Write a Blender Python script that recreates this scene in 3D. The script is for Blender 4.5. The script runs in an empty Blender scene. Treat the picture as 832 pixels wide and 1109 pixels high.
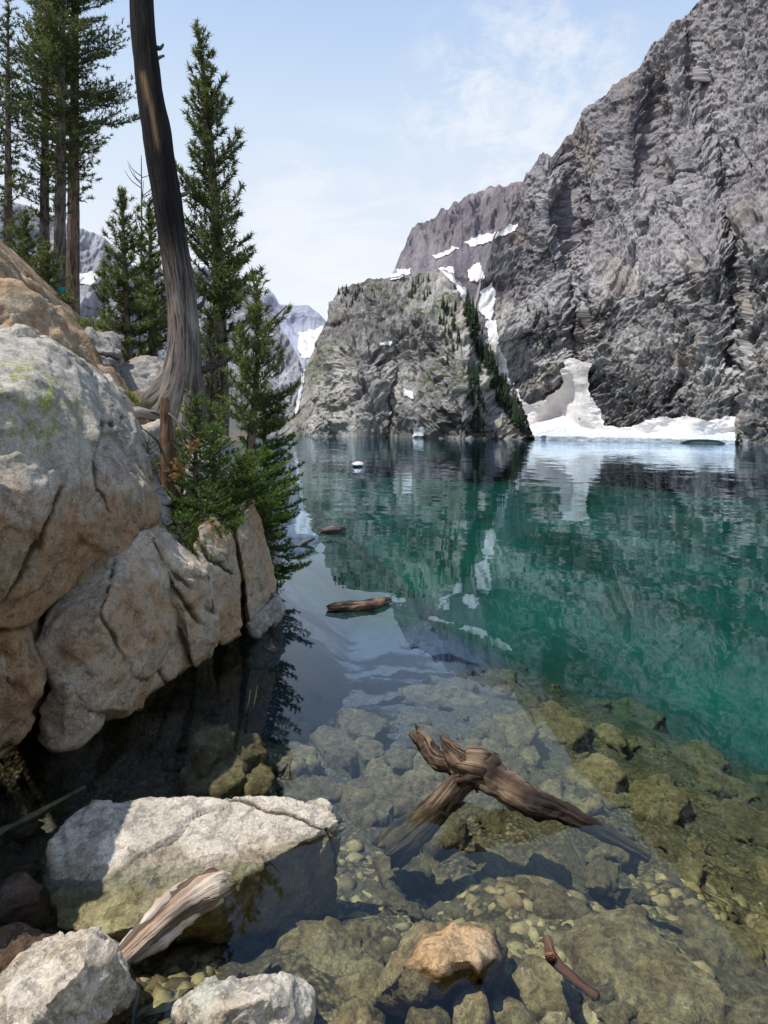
import bpy, bmesh, math, random
import numpy as np
from mathutils import Vector
from mathutils.bvhtree import BVHTree

SC = bpy.context.scene
COL = SC.collection
RNG = np.random.default_rng(11)
random.seed(5)

# ------------------------------------------------------------------ camera geometry
F, CX, CY, ROLL, CH = 739.0, 416.0, 469.3, 0.014, 2.0
cR, sR = math.cos(ROLL), math.sin(ROLL)

def uv(px, py):
    dx, dy = np.asarray(px, float) - CX, np.asarray(py, float) - CY
    return (dx * cR + dy * sR) / F, (-dx * sR + dy * cR) / F

def P(px, py, Y):
    u, v = uv(px, py)
    return np.array([u * Y, Y, CH - v * Y])

def PZ(px, py, z):
    u, v = uv(px, py)
    Y = (CH - z) / v
    return np.array([u * Y, Y, z])

def ray(px, py):
    u, v = uv(px, py)
    return Vector((float(u), 1.0, float(-v)))

cam = bpy.data.cameras.new('camera')
cam.sensor_fit = 'AUTO'; cam.sensor_width = 36.0; cam.lens = 36.0 * F / 1109.0
cam.shift_y = -(554.5 - CY) / 1109.0
cam.clip_start = 0.05; cam.clip_end = 6000
camo = bpy.data.objects.new('camera', cam); COL.objects.link(camo)
camo.location = (0, 0, CH); camo.rotation_euler = (math.pi / 2, -ROLL, 0)
SC.camera = camo

# ------------------------------------------------------------------ noise (numpy)
_perm = np.random.default_rng(3).permutation(256); _perm = np.concatenate([_perm, _perm, _perm])
_g = np.random.default_rng(4).normal(size=(256, 3)); _g /= np.linalg.norm(_g, axis=1)[:, None]

def perlin(p):
    p = np.asarray(p, float); out = np.empty(len(p))
    for a in range(0, len(p), 200000):
        q = p[a:a + 200000]; i = np.floor(q).astype(int); f = q - i; i &= 255
        u = f * f * f * (f * (f * 6 - 15) + 10); r = 0
        for dx in (0, 1):
            wx = u[:, 0] if dx else 1 - u[:, 0]; hx = _perm[i[:, 0] + dx]
            for dy in (0, 1):
                wy = u[:, 1] if dy else 1 - u[:, 1]; hy = _perm[hx + i[:, 1] + dy]
                for dz in (0, 1):
                    wz = u[:, 2] if dz else 1 - u[:, 2]
                    g = _g[_perm[hy + i[:, 2] + dz] & 255]
                    r = r + wx * wy * wz * (g[:, 0] * (f[:, 0] - dx) + g[:, 1] * (f[:, 1] - dy) + g[:, 2] * (f[:, 2] - dz))
        out[a:a + 200000] = r * 1.5
    return out

def fbm(p, oct=4, gain=.5, lac=2.07):
    r, a, q = 0, 1.0, np.array(p, float)
    for k in range(oct):
        r = r + a * perlin(q); q = q * lac + 17.3; a *= gain
    return r

def ridged(p, oct=4, gain=.5, lac=2.07):
    r, a, q = 0, 1.0, np.array(p, float)
    for k in range(oct):
        r = r + a * (1 - 2 * np.abs(perlin(q))); q = q * lac + 11.7; a *= gain
    return r

def crags(p, oct=7, lac=2.03, H=.85, gain=1.9, fr=1.):
    """ridged multifractal: sharp broken crests, quieter hollows; about -1..1"""
    q = np.array(p, float); w = 1.; r = 0; tot = 0
    for k in range(oct):
        n = 1 - np.abs(perlin(q)) * 1.25; n = n * n
        a = lac ** (-H * k)
        r = r + n * w * a; tot += a
        w = np.clip(n * gain, 0, 1); q = q * lac + 13.1
    return (r / tot - .45) * 2.2

_h = np.random.default_rng(9).random((4096, 7))
def facet(p):
    """broken rock: every cell of a jittered lattice is a flat tilted facet; returns (height, distance to the joint)"""
    p = np.asarray(p, float); H = np.empty(len(p)); B = np.empty(len(p))
    for a in range(0, len(p), 150000):
        q = p[a:a + 150000]; i = np.floor(q).astype(np.int64)
        d1 = np.full(len(q), 1e9); d2 = np.full(len(q), 1e9); h = np.zeros(len(q))
        for dx in (-1, 0, 1):
            for dy in (-1, 0, 1):
                for dz in (-1, 0, 1):
                    c = i + np.array([dx, dy, dz])
                    k = ((c[:, 0] * 73856093) ^ (c[:, 1] * 19349663) ^ (c[:, 2] * 83492791)) & 4095
                    g = _h[k]; v = q - (c + g[:, :3])
                    d = (v * v).sum(1)
                    hh = ((g[:, 3:6] - .5) * v).sum(1) * 1.6 + (g[:, 6] - .5)
                    n = d < d1
                    d2 = np.where(n, d1, np.minimum(d2, d)); h = np.where(n, hh, h); d1 = np.where(n, d, d1)
        H[a:a + 150000] = h; B[a:a + 150000] = np.sqrt(d2) - np.sqrt(d1)
    return H, B

# ------------------------------------------------------------------ mesh helpers
def mesh_np(name, V, quads=None, tris=None, attrs=None, smooth=True):
    me = bpy.data.meshes.new(name)
    V = np.asarray(V, np.float32); me.vertices.add(len(V)); me.vertices.foreach_set('co', V.ravel())
    idx, starts, s = [], [], 0
    for arr, n in ((quads, 4), (tris, 3)):
        if arr is not None and len(arr):
            arr = np.asarray(arr, np.int32); idx.append(arr.ravel())
            starts.append(s + np.arange(len(arr), dtype=np.int32) * n); s += arr.size
    idx = np.concatenate(idx); starts = np.concatenate(starts)
    me.loops.add(len(idx)); me.loops.foreach_set('vertex_index', idx)
    me.polygons.add(len(starts)); me.polygons.foreach_set('loop_start', starts)
    me.polygons.foreach_set('use_smooth', np.full(len(starts), smooth))
    for k, a in (attrs or {}).items():
        a = np.asarray(a, np.float32)
        if a.ndim == 1:
            at = me.attributes.new(k, 'FLOAT', 'POINT'); at.data.foreach_set('value', a)
        else:
            at = me.attributes.new(k, 'FLOAT_VECTOR', 'POINT'); at.data.foreach_set('vector', a.ravel())
    me.update(calc_edges=True); me.validate()
    return me

def link(name, me, mat, parent=None):
    o = bpy.data.objects.new(name, me); COL.objects.link(o)
    if mat is not None:
        me.materials.clear(); me.materials.append(mat)
    if parent is not None: o.parent = parent
    return o

def tag(o, label=None, cat=None, group=None, kind=None):
    for k, v in (('label', label), ('category', cat), ('group', group), ('kind', kind)):
        if v: o[k] = v
    return o

def empty(name, loc):
    o = bpy.data.objects.new(name, None); COL.objects.link(o); o.location = [float(c) for c in loc]
    o.empty_display_size = .2
    return o

def grid_quads(nr, nc):
    i = np.arange(nr * nc).reshape(nr, nc)
    return np.stack([i[:-1, :-1], i[:-1, 1:], i[1:, 1:], i[1:, :-1]], -1).reshape(-1, 4)

def grid_normals(V3):
    du = np.gradient(V3, axis=1); dv = np.gradient(V3, axis=0)
    n = np.cross(du, dv); n /= np.linalg.norm(n, axis=2)[..., None] + 1e-9
    return n

def blur(a, n=1):
    for _ in range(n):
        p = np.pad(a, 1, mode='edge')
        a = (p[1:-1, 1:-1] * 2 + p[:-2, 1:-1] + p[2:, 1:-1] + p[1:-1, :-2] + p[1:-1, 2:]) / 6
    return a

def in_poly(px, py, poly):
    r = np.zeros(np.shape(px), bool); n = len(poly); j = n - 1
    for i in range(n):
        xi, yi = poly[i]; xj, yj = poly[j]
        if yi != yj:
            c = ((yi > py) != (yj > py)) & (px < (xj - xi) * (py - yi) / (yj - yi) + xi)
            r ^= c
        j = i
    return r

# ------------------------------------------------------------------ material helpers
class NT:
    def __init__(s, nt): s.nt = nt; s.n = nt.nodes; s.l = nt.links
    def add(s, t, **kw):
        nd = s.n.new(t)
        for k, v in kw.items(): setattr(nd, k, v)
        return nd
    def put(s, sock, v):
        if hasattr(v, 'is_linked') or isinstance(v, bpy.types.NodeSocket): s.l.new(v, sock)
        elif v is not None:
            if sock.type == 'RGBA' and len(v) == 3: v = (*v, 1)
            sock.default_value = v
    def math(s, op, a, b=None, c=None, clamp=False):
        m = s.add('ShaderNodeMath', operation=op, use_clamp=clamp)
        for k, v in enumerate((a, b, c)):
            if v is not None: s.put(m.inputs[k], v)
        return m.outputs[0]
    def vmath(s, op, a, b=None):
        m = s.add('ShaderNodeVectorMath', operation=op)
        s.put(m.inputs[0], a)
        if b is not None: s.put(m.inputs[1], b)
        return m.outputs[0]
    def mix(s, f, a, b, blend='MIX'):
        m = s.add('ShaderNodeMix', data_type='RGBA', blend_type=blend)
        s.put(m.inputs['Factor'], f) if not hasattr(f, 'is_linked') else s.l.new(f, m.inputs[0])
        s.put(m.inputs[6], a); s.put(m.inputs[7], b)
        return m.outputs[2]
    def rng(s, v, a, b, c=0., d=1., smooth=True):
        m = s.add('ShaderNodeMapRange', interpolation_type='SMOOTHSTEP' if smooth else 'LINEAR')
        s.put(m.inputs[0], v)
        for k, x in enumerate((a, b, c, d)): m.inputs[k + 1].default_value = x
        return m.outputs[0]
    def noise(s, vec, scale, detail=4, rough=.55, dist=0., col=False):
        n = s.add('ShaderNodeTexNoise'); s.put(n.inputs['Vector'], vec)
        n.inputs['Scale'].default_value = scale; n.inputs['Detail'].default_value = detail
        n.inputs['Roughness'].default_value = rough; n.inputs['Distortion'].default_value = dist
        return n.outputs['Color' if col else 'Fac']
    def voro(s, vec, scale, feature='F1', out='Distance', rand=1.):
        n = s.add('ShaderNodeTexVoronoi', feature=feature); s.put(n.inputs['Vector'], vec)
        n.inputs['Scale'].default_value = scale; n.inputs['Randomness'].default_value = rand
        return n.outputs[out]
    def mapping(s, vec, scale=(1, 1, 1), rot=(0, 0, 0)):
        m = s.add('ShaderNodeMapping'); s.put(m.inputs['Vector'], vec)
        m.inputs['Scale'].default_value = scale; m.inputs['Rotation'].default_value = rot
        return m.outputs[0]
    def attr(s, name, out='Fac'):
        return s.add('ShaderNodeAttribute', attribute_name=name).outputs[out]
    def bump(s, h, strength=.5, dist=.1, normal=None):
        b = s.add('ShaderNodeBump'); s.put(b.inputs['Height'], h)
        b.inputs['Strength'].default_value = strength; b.inputs['Distance'].default_value = dist
        if normal is not None: s.put(b.inputs['Normal'], normal)
        return b.outputs[0]

def new_mat(name):
    m = bpy.data.materials.new(name); m.use_nodes = True
    nt = NT(m.node_tree); nt.n.clear()
    out = nt.add('ShaderNodeOutputMaterial')
    return m, nt, out

TEAL = (0.0, 0.074, 0.055)

def make_water_group():
    g = bpy.data.node_groups.new('wet_and_submerged', 'ShaderNodeTree')
    g.interface.new_socket('Color', in_out='INPUT', socket_type='NodeSocketColor')
    g.interface.new_socket('Color', in_out='OUTPUT', socket_type='NodeSocketColor')
    nt = NT(g); gi = nt.add('NodeGroupInput'); go = nt.add('NodeGroupOutput')
    pos = nt.add('ShaderNodeNewGeometry').outputs['Position']
    sx = nt.add('ShaderNodeSeparateXYZ'); nt.l.new(pos, sx.inputs[0])
    z = sx.outputs[2]
    jit = nt.noise(pos, 9., 3)
    zz = nt.math('SUBTRACT', z, nt.math('MULTIPLY', nt.math('SUBTRACT', jit, .5), .05))
    wet = nt.rng(zz, .035, .005)
    c = nt.mix(nt.math('MULTIPLY', wet, .7), gi.outputs[0], nt.mix(1., gi.outputs[0], (.42, .38, .30, 1), 'MULTIPLY'))
    # under the surface: brown algae film, then the water takes the red and leaves green
    alg = nt.rng(zz, .0, -.05)
    an = nt.noise(pos, 4.5, 7, .7)
    lum = nt.add('ShaderNodeRGBToBW'); nt.l.new(c, lum.inputs[0])
    film = nt.mix(nt.rng(an, .36, .62), (.50, .37, .17, 1), (.76, .66, .40, 1))
    sil = nt.rng(nt.noise(pos, 30., 4, .7), .35, .65, .65, 1.25, False)
    film = nt.mix(1., film, nt.mix(0., sil, sil), 'MULTIPLY')
    lm_ = nt.math('MINIMUM', lum.outputs[0], .26)
    algc = nt.mix(1., film, nt.mix(.0, lm_, lm_), 'MULTIPLY')
    algc = nt.mix(1., algc, (2.15, 2.0, 1.75, 1), 'MULTIPLY')
    c = nt.mix(nt.math('MULTIPLY', alg, .86), c, algc)
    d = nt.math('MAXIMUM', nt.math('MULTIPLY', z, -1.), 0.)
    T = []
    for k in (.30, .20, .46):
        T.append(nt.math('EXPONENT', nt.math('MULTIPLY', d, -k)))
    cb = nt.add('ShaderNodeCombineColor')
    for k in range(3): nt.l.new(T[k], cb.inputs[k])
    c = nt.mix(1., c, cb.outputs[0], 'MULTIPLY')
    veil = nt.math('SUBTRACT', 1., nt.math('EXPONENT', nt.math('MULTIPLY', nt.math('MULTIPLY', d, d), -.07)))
    sky_refl = nt.rng(nt.math('SUBTRACT', sx.outputs[0], nt.math('MULTIPLY', sx.outputs[1], .16)), 1.2, -1.2)  # sky reflection painted into the left bed as a blue tint
    sky_refl = nt.math('MULTIPLY', sky_refl, nt.rng(sx.outputs[1], 22., 9.))
    v2 = nt.math('SUBTRACT', 1., nt.math('EXPONENT', nt.math('MULTIPLY', nt.math('MULTIPLY', d, d), nt.math('ADD', nt.math('MULTIPLY', sky_refl, -.26), -.12))))
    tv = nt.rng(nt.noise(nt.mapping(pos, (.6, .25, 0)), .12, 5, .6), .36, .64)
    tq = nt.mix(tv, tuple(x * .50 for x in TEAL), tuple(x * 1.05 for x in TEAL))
    c = nt.mix(v2, c, nt.mix(sky_refl, tq, (.055, .105, .24, 1)))
    nt.l.new(c, go.inputs[0])
    return g
WG = make_water_group()

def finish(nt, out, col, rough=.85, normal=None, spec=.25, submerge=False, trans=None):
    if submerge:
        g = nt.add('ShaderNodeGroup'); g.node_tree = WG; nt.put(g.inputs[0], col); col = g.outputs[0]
    b = nt.add('ShaderNodeBsdfPrincipled'); nt.put(b.inputs['Base Color'], col); nt.put(b.inputs['Roughness'], rough)
    b.inputs['Specular IOR Level'].default_value = spec
    if normal is not None: nt.l.new(normal, b.inputs['Normal'])
    sh = b.outputs[0]
    if trans:
        t = nt.add('ShaderNodeBsdfTranslucent'); nt.put(t.inputs[0], col)
        m = nt.add('ShaderNodeMixShader'); m.inputs[0].default_value = trans
        nt.l.new(sh, m.inputs[1]); nt.l.new(t.outputs[0], m.inputs[2]); sh = m.outputs[0]
    nt.l.new(sh, out.inputs[0])

def mat_granite(name, light=(.40, .385, .355), warm=(.33, .20, .10), warmth=.5, z_warm=None, lichen=0., dark=.5, obj_space=False, var=.0):
    m, nt, out = new_mat(name)
    pos = nt.add('ShaderNodeTexCoord').outputs['Object'] if obj_space else nt.add('ShaderNodeNewGeometry').outputs['Position']
    big = nt.noise(pos, 1.3, 6, .6, .6); mid = nt.noise(pos, 5.5, 6, .65); fine = nt.noise(pos, 70., 3, .7)
    grain = nt.voro(pos, 120., out='Color')
    gb = nt.add('ShaderNodeRGBToBW'); nt.l.new(grain, gb.inputs[0])
    c = nt.mix(nt.rng(mid, .32, .68), tuple(x * .72 for x in light), light)
    w = nt.rng(big, .62 - .3 * warmth, .80 - .3 * warmth)
    if z_warm:
        sx = nt.add('ShaderNodeSeparateXYZ'); nt.l.new(nt.add('ShaderNodeNewGeometry').outputs['Position'], sx.inputs[0])
        zz = nt.math('ADD', sx.outputs[2], nt.math('MULTIPLY', nt.math('SUBTRACT', mid, .5), .9))
        w = nt.math('MULTIPLY', nt.math('MAXIMUM', nt.rng(zz, z_warm[1], z_warm[0]), nt.math('MULTIPLY', w, .3)), nt.rng(mid, .25, .55, .75, 1.1))
    wc = nt.mix(nt.rng(nt.noise(pos, 2.7, 5), .4, .65), warm, (warm[0] * .95, warm[1] * 1.25, warm[2] * 1.7))
    c = nt.mix(nt.math('MULTIPLY', w, .85), c, wc)
    # black and grey lichen crusts
    li = nt.math('MULTIPLY', nt.rng(nt.noise(pos, 17., 5, .7), .56, .70), nt.rng(nt.noise(pos, 2.1, 3), .42, .6))
    c = nt.mix(nt.math('MULTIPLY', li, dark), c, (.075, .07, .062, 1))
    pal = nt.math('MULTIPLY', nt.rng(nt.noise(pos, 9., 5, .7, .4), .60, .68), .5)
    c = nt.mix(pal, c, (.52, .52, .48, 1))
    if lichen:
        lp = nt.add('ShaderNodeVectorMath', operation='DISTANCE'); nt.l.new(nt.mapping(pos, (1, .5, .8)), lp.inputs[0]); lp.inputs[1].default_value = tuple(P(28, 445, 4.2) * np.array([1, .5, .8]))
        lm = nt.math('MULTIPLY', nt.rng(nt.noise(nt.mapping(pos, (1.6, 1, .8)), 8., 6, .75), .46, .62), nt.rng(lp.outputs['Value'], .42, .10))
        lm = nt.math('MULTIPLY', lm, lichen)
        c = nt.mix(lm, c, (.27, .30, .055, 1))
    # salt and pepper grain
    sp = nt.rng(gb.outputs[0], .25, .75, .84, 1.12, False)
    c = nt.mix(1., c, nt.mix(0., sp, sp), 'MULTIPLY')
    c = nt.mix(1., c, nt.mix(0., nt.rng(fine, .3, .7, .86, 1.12, False), nt.rng(fine, .3, .7, .86, 1.12, False)), 'MULTIPLY')
    if var:
        r = nt.add('ShaderNodeObjectInfo').outputs['Random']
        c = nt.mix(1., c, nt.mix(r, (1 - var, 1 - var, 1 - var, 1), (1 + var * .7, 1 + var * .55, 1 + var * .3, 1)), 'MULTIPLY')
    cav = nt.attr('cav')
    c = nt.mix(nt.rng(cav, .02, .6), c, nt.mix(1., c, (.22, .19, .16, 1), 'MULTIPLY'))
    h = nt.math('ADD', nt.math('MULTIPLY', mid, .6), nt.math('ADD', nt.math('MULTIPLY', nt.noise(pos, 26., 5, .7), .3), nt.math('MULTIPLY', fine, .10)))
    pit = nt.rng(nt.noise(pos, 13., 7, .78, .3), .30, .50)
    h = nt.math('ADD', h, nt.math('MULTIPLY', pit, .22))
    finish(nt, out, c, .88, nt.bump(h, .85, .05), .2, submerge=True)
    return m

def mat_cliff(name, light=(.40, .385, .385), dark=(.105, .10, .11), warm=(.34, .26, .18), tint=(.20, .185, .24), tz=(40, 130), tstr=.6, veg=0., sc=1., zveg=1e9, ang=1.1, bd=1.4):
    m, nt, out = new_mat(name)
    pos = nt.add('ShaderNodeNewGeometry').outputs['Position']
    sx = nt.add('ShaderNodeSeparateXYZ'); nt.l.new(pos, sx.inputs[0])
    sh = nt.attr('sheet', 'Vector')
    def fr_(ang, fa, fb):
        r_ = nt.mapping(sh, (1, 1, 1), (0, 0, -ang))
        return nt.mapping(r_, (fa, fb, 1))
    st = fr_(ang, .40, 1.05)
    n1 = nt.noise(sh, .022 * sc, 8, .66); n2 = nt.noise(st, .13 * sc, 9, .74); n3 = nt.noise(fr_(ang, .5, 1.), .8 * sc, 6, .75)
    vs = nt.noise(fr_(1.5, .14, 1.), .22 * sc, 7, .68)
    n0 = nt.noise(fr_(ang, .6, 1.), .0085 * sc, 4, .6)
    f = nt.math('ADD', nt.math('MULTIPLY', n0, .30), nt.math('ADD', nt.math('MULTIPLY', n1, .38), nt.math('ADD', nt.math('MULTIPLY', n2, .24), nt.math('MULTIPLY', vs, .24))))
    f = nt.math('SUBTRACT', f, .03)
    c = nt.mix(nt.rng(f, .45, .64), dark, light)
    c = nt.mix(nt.math('MULTIPLY', nt.rng(n3, .52, .68), .5), c, tuple(min(1, x * 1.25) for x in light))
    c = nt.mix(nt.math('MULTIPLY', nt.rng(n3, .47, .36), .8), c, tuple(x * .5 for x in dark))
    wm = nt.math('MULTIPLY', nt.rng(nt.noise(sh, .035 * sc, 6, .65), .52, .66), .5)
    c = nt.mix(wm, c, warm)
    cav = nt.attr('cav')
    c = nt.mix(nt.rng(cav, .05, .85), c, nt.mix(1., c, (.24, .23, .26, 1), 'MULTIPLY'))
    haze = nt.math('MULTIPLY', nt.rng(sx.outputs[2], tz[0], tz[1]), tstr)  # aerial haze put into the rock colour, stronger with height
    c = nt.mix(haze, c, nt.mix(.35, tint, c))
    if veg:
        nz = nt.add('ShaderNodeSeparateXYZ'); nt.l.new(nt.add('ShaderNodeNewGeometry').outputs['Normal'], nz.inputs[0])
        v = nt.math('MULTIPLY', nt.rng(nt.noise(pos, .055 * sc, 6, .68), .52, .60), nt.rng(nt.noise(pos, .6 * sc, 4, .7), .40, .52))
        v = nt.math('MULTIPLY', v, nt.rng(nz.outputs[2], .15, .5))
        v = nt.math('MULTIPLY', v, nt.math('MULTIPLY', nt.rng(sx.outputs[2], zveg, zveg * .6), veg))
        gc = nt.mix(nt.rng(nt.noise(pos, .2, 3), .4, .6), (.030, .055, .022, 1), (.085, .115, .035, 1))
        c = nt.mix(v, c, gc)
    h = nt.math('ADD', n2, nt.math('MULTIPLY', n3, .6))
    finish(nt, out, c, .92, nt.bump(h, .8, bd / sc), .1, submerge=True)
    return m

def mat_simple(name, c1, c2, scale=8., rough=.85, bump=.4, bd=.02, submerge=False, obj=False):
    m, nt, out = new_mat(name)
    pos = nt.add('ShaderNodeTexCoord').outputs['Object'] if obj else nt.add('ShaderNodeNewGeometry').outputs['Position']
    n = nt.noise(pos, scale, 6, .65)
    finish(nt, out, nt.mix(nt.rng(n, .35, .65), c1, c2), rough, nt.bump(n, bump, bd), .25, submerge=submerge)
    return m

def mat_wood(name, pale, mid, dark, dark_amt=.5, up_dark=None, streak=None, submerge=True, gscale=1., bumpd=.02):
    m, nt, out = new_mat(name)
    g = nt.attr('grain', 'Vector')
    pos = nt.add('ShaderNodeNewGeometry').outputs['Position']
    n1 = nt.noise(g, 22. * gscale, 6, .62, .5); n2 = nt.noise(g, 60. * gscale, 4, .7); n3 = nt.noise(pos, 3.5, 4)
    c = nt.mix(nt.rng(n1, .36, .62), mid, pale)
    crack = nt.rng(nt.noise(g, 34. * gscale, 3, .5, .8), .47, .37)
    c = nt.mix(nt.math('MULTIPLY', nt.rng(n3, .40, .62), dark_amt), c, dark)
    c = nt.mix(nt.math('MULTIPLY', crack, .8), c, tuple(x * .45 for x in dark))
    c = nt.mix(nt.math('MULTIPLY', nt.rng(n2, .5, .72), .35), c, pale)
    sx = nt.add('ShaderNodeSeparateXYZ'); nt.l.new(pos, sx.inputs[0])
    if up_dark:
        zz = nt.math('ADD', sx.outputs[2], nt.math('MULTIPLY', nt.math('SUBTRACT', nt.noise(g, 9., 5, .7), .5), 1.6))
        k = nt.rng(zz, up_dark[0], up_dark[1])
        c = nt.mix(nt.math('MULTIPLY', k, .97), c, nt.mix(nt.rng(n1, .48, .74), (.007, .006, .007, 1), (.030, .025, .025, 1)))
    if streak:
        sv = nt.attr('streak')
        c = nt.mix(nt.math('MULTIPLY', sv, nt.rng(n1, .3, .5)), c, streak)
    h = nt.math('SUBTRACT', nt.math('ADD', n1, nt.math('MULTIPLY', n2, .4)), nt.math('MULTIPLY', crack, .6))
    finish(nt, out, c, .86, nt.bump(h, .9, bumpd), .2, submerge=submerge)
    return m

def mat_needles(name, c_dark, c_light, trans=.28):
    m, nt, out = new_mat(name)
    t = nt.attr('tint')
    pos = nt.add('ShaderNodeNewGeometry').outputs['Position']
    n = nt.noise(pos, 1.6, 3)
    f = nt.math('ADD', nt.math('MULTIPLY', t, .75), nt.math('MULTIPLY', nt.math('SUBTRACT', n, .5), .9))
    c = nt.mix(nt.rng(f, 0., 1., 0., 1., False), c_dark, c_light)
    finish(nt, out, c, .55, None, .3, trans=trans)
    return m

def mat_snow(name, base=(.72, .725, .74), dirt=(.38, .33, .29), amt=.6, sc=.05, blue=None):
    m, nt, out = new_mat(name)
    pos = nt.add('ShaderNodeNewGeometry').outputs['Position']
    n = nt.noise(pos, sc, 6, .6, .4); n2 = nt.noise(nt.mapping(pos, (1, .4, 1)), sc * 9, 5, .65)
    c = nt.mix(nt.math('MULTIPLY', nt.rng(n, .45, .75), amt), base, dirt)
    c = nt.mix(nt.math('MULTIPLY', nt.rng(n2, .55, .72), amt * .8), c, dirt)
    if blue:
        c = nt.mix(nt.rng(n2, .42, .62), c, blue)
    finish(nt, out, c, .6, nt.bump(n2, .5, 1.2 * .05 / sc), .3)
    return m

M = {}
M['boulder'] = mat_granite('lichened_granite', (.53, .495, .43), (.33, .185, .085), .5, z_warm=(1.30, 1.95), lichen=1., dark=.28)
M['block'] = mat_granite('tan_granite', (.53, .455, .36), (.40, .26, .145), .8, dark=.35)
M['bank'] = mat_granite('grey_granite', (.40, .385, .36), (.34, .22, .12), .35, dark=.6)
M['pale'] = mat_granite('pale_granite', (.60, .54, .445), (.48, .36, .22), .4, dark=.3)
M['wetrock'] = mat_granite('submerged_granite', (.36, .315, .225), (.30, .19, .09), .6, dark=.5, obj_space=True, var=.35)
M['shadewet'] = mat_granite('shaded_wet_rock', (.13, .095, .075), (.10, .055, .03), .6, dark=.5)  # wet rock, with the shadow over it put into a darker colour
M['brownrock'] = mat_granite('brown_granite', (.52, .40, .26), (.46, .25, .10), .8, dark=.4)
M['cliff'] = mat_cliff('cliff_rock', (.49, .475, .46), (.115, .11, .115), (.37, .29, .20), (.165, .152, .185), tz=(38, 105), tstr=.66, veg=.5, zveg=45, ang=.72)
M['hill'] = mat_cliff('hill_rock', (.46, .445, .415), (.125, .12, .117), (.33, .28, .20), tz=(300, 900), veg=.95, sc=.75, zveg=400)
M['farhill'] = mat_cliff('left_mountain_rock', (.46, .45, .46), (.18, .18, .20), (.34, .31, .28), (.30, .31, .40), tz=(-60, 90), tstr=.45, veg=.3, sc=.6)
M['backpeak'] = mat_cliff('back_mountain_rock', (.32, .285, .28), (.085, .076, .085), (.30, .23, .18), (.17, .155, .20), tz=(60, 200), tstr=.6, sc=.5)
M['peak'] = mat_cliff('far_peak_rock', (.42, .43, .49), (.27, .285, .36), (.37, .37, .42), (.35, .38, .47), tz=(-100, 10), tstr=.8, sc=.3)  # distance haze mixed into the rock colour as blue
M['snow'] = mat_snow('old_snow')
M['snowfield'] = mat_snow('dusty_snow', (.76, .745, .735), (.44, .39, .345), .75, .06)
M['ice'] = mat_snow('glacier_ice', (.62, .65, .68), (.26, .29, .33), .6, .10, (.40, .47, .54, 1))
M['deadwood'] = mat_wood('weathered_trunk', (.30, .265, .235), (.15, .125, .105), (.055, .043, .036), .35, up_dark=(3.3, 4.6), streak=(.30, .19, .11, 1), submerge=False)
M['bark'] = mat_wood('pine_bark', (.24, .175, .13), (.12, .085, .062), (.045, .033, .026), .45, submerge=False, gscale=.8)
M['bark_grey'] = mat_wood('grey_bark', (.20, .17, .15), (.10, .082, .07), (.035, .028, .024), .5, submerge=False)
M['redwood'] = mat_wood('rotten_red_wood', (.22, .135, .085), (.12, .07, .045), (.04, .026, .02), .4, submerge=False)
M['drift'] = mat_wood('driftwood', (.29, .20, .13), (.095, .06, .042), (.022, .016, .014), .95, bumpd=.03)
M['drift_pale'] = mat_wood('bleached_driftwood', (.66, .57, .46), (.38, .25, .16), (.09, .05, .033), .45, bumpd=.03)
M['drift_red'] = mat_wood('reddish_stick', (.36, .18, .10), (.20, .09, .05), (.07, .035, .02), .4)
M['twig'] = mat_wood('dry_twig', (.25, .22, .20), (.14, .12, .105), (.07, .055, .05), .3)
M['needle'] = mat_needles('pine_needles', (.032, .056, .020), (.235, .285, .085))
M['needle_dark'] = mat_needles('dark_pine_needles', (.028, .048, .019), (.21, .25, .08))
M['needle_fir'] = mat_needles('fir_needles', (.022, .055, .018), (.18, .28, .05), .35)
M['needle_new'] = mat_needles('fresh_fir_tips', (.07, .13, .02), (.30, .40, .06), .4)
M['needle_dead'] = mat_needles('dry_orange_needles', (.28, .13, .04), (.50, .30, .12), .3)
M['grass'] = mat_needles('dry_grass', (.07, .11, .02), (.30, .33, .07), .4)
M['farneedle'] = mat_simple('distant_needles', (.016, .032, .018), (.045, .068, .032), .5, .9, .2)
M['soil'] = None
M['cloth'] = mat_simple('turquoise_cloth', (.02, .42, .40), (.03, .52, .47), 6., .7, .2)

# ------------------------------------------------------------------ lake bed + bank ground : one sheet
SY = np.array([-30, 0, 2.5, 4.0, 4.9, 5.8, 6.8, 7.6, 8.6, 11, 20, 60, 150, 400, 2000.])
SX = np.array([-6, -3.3, -2.9, -2.55, -2.15, -2.0, -1.7, -1.5, -1.55, -2.2, -4.7, -14, -33, -70, -300.])
DT = np.array([-40, -2, .6, 1.4, 1.8, 2.3, 3, 4, 5, 6, 8, 10, 13, 17, 22, 30, 45, 80, 3000])
DZ = np.array([9, 1.0, .55, .15, -.10, -.24, -.40, -.54, -.70, -.86, -1.15, -1.5, -2.05, -2.9, -4.0, -6.0, -11, -18, -20])
LD = np.array([0, .3, .7, 1, 1.4, 2, 5, 10, 30, 80, 2000])
LZ = np.array([-.15, .30, 1.0, 1.55, 2.15, 2.7, 5.9, 9, 17, 32, 300])

def ground_z(x, y):
    x = np.asarray(x, float); y = np.asarray(y, float)
    t = y + np.maximum(0, x - 1.2) * 1.7
    lake = np.interp(t, DT, DZ)
    d = np.interp(y, SY, SX) - x
    near = -.45 - .75 * np.maximum(0, -d)
    lake = np.where((y > 2), np.maximum(lake, near), lake)
    land = np.interp(d, LD, LZ)
    k = np.clip((d + .1) / .3, 0, 1)
    return lake * (1 - k) + np.maximum(land, lake) * k

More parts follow.
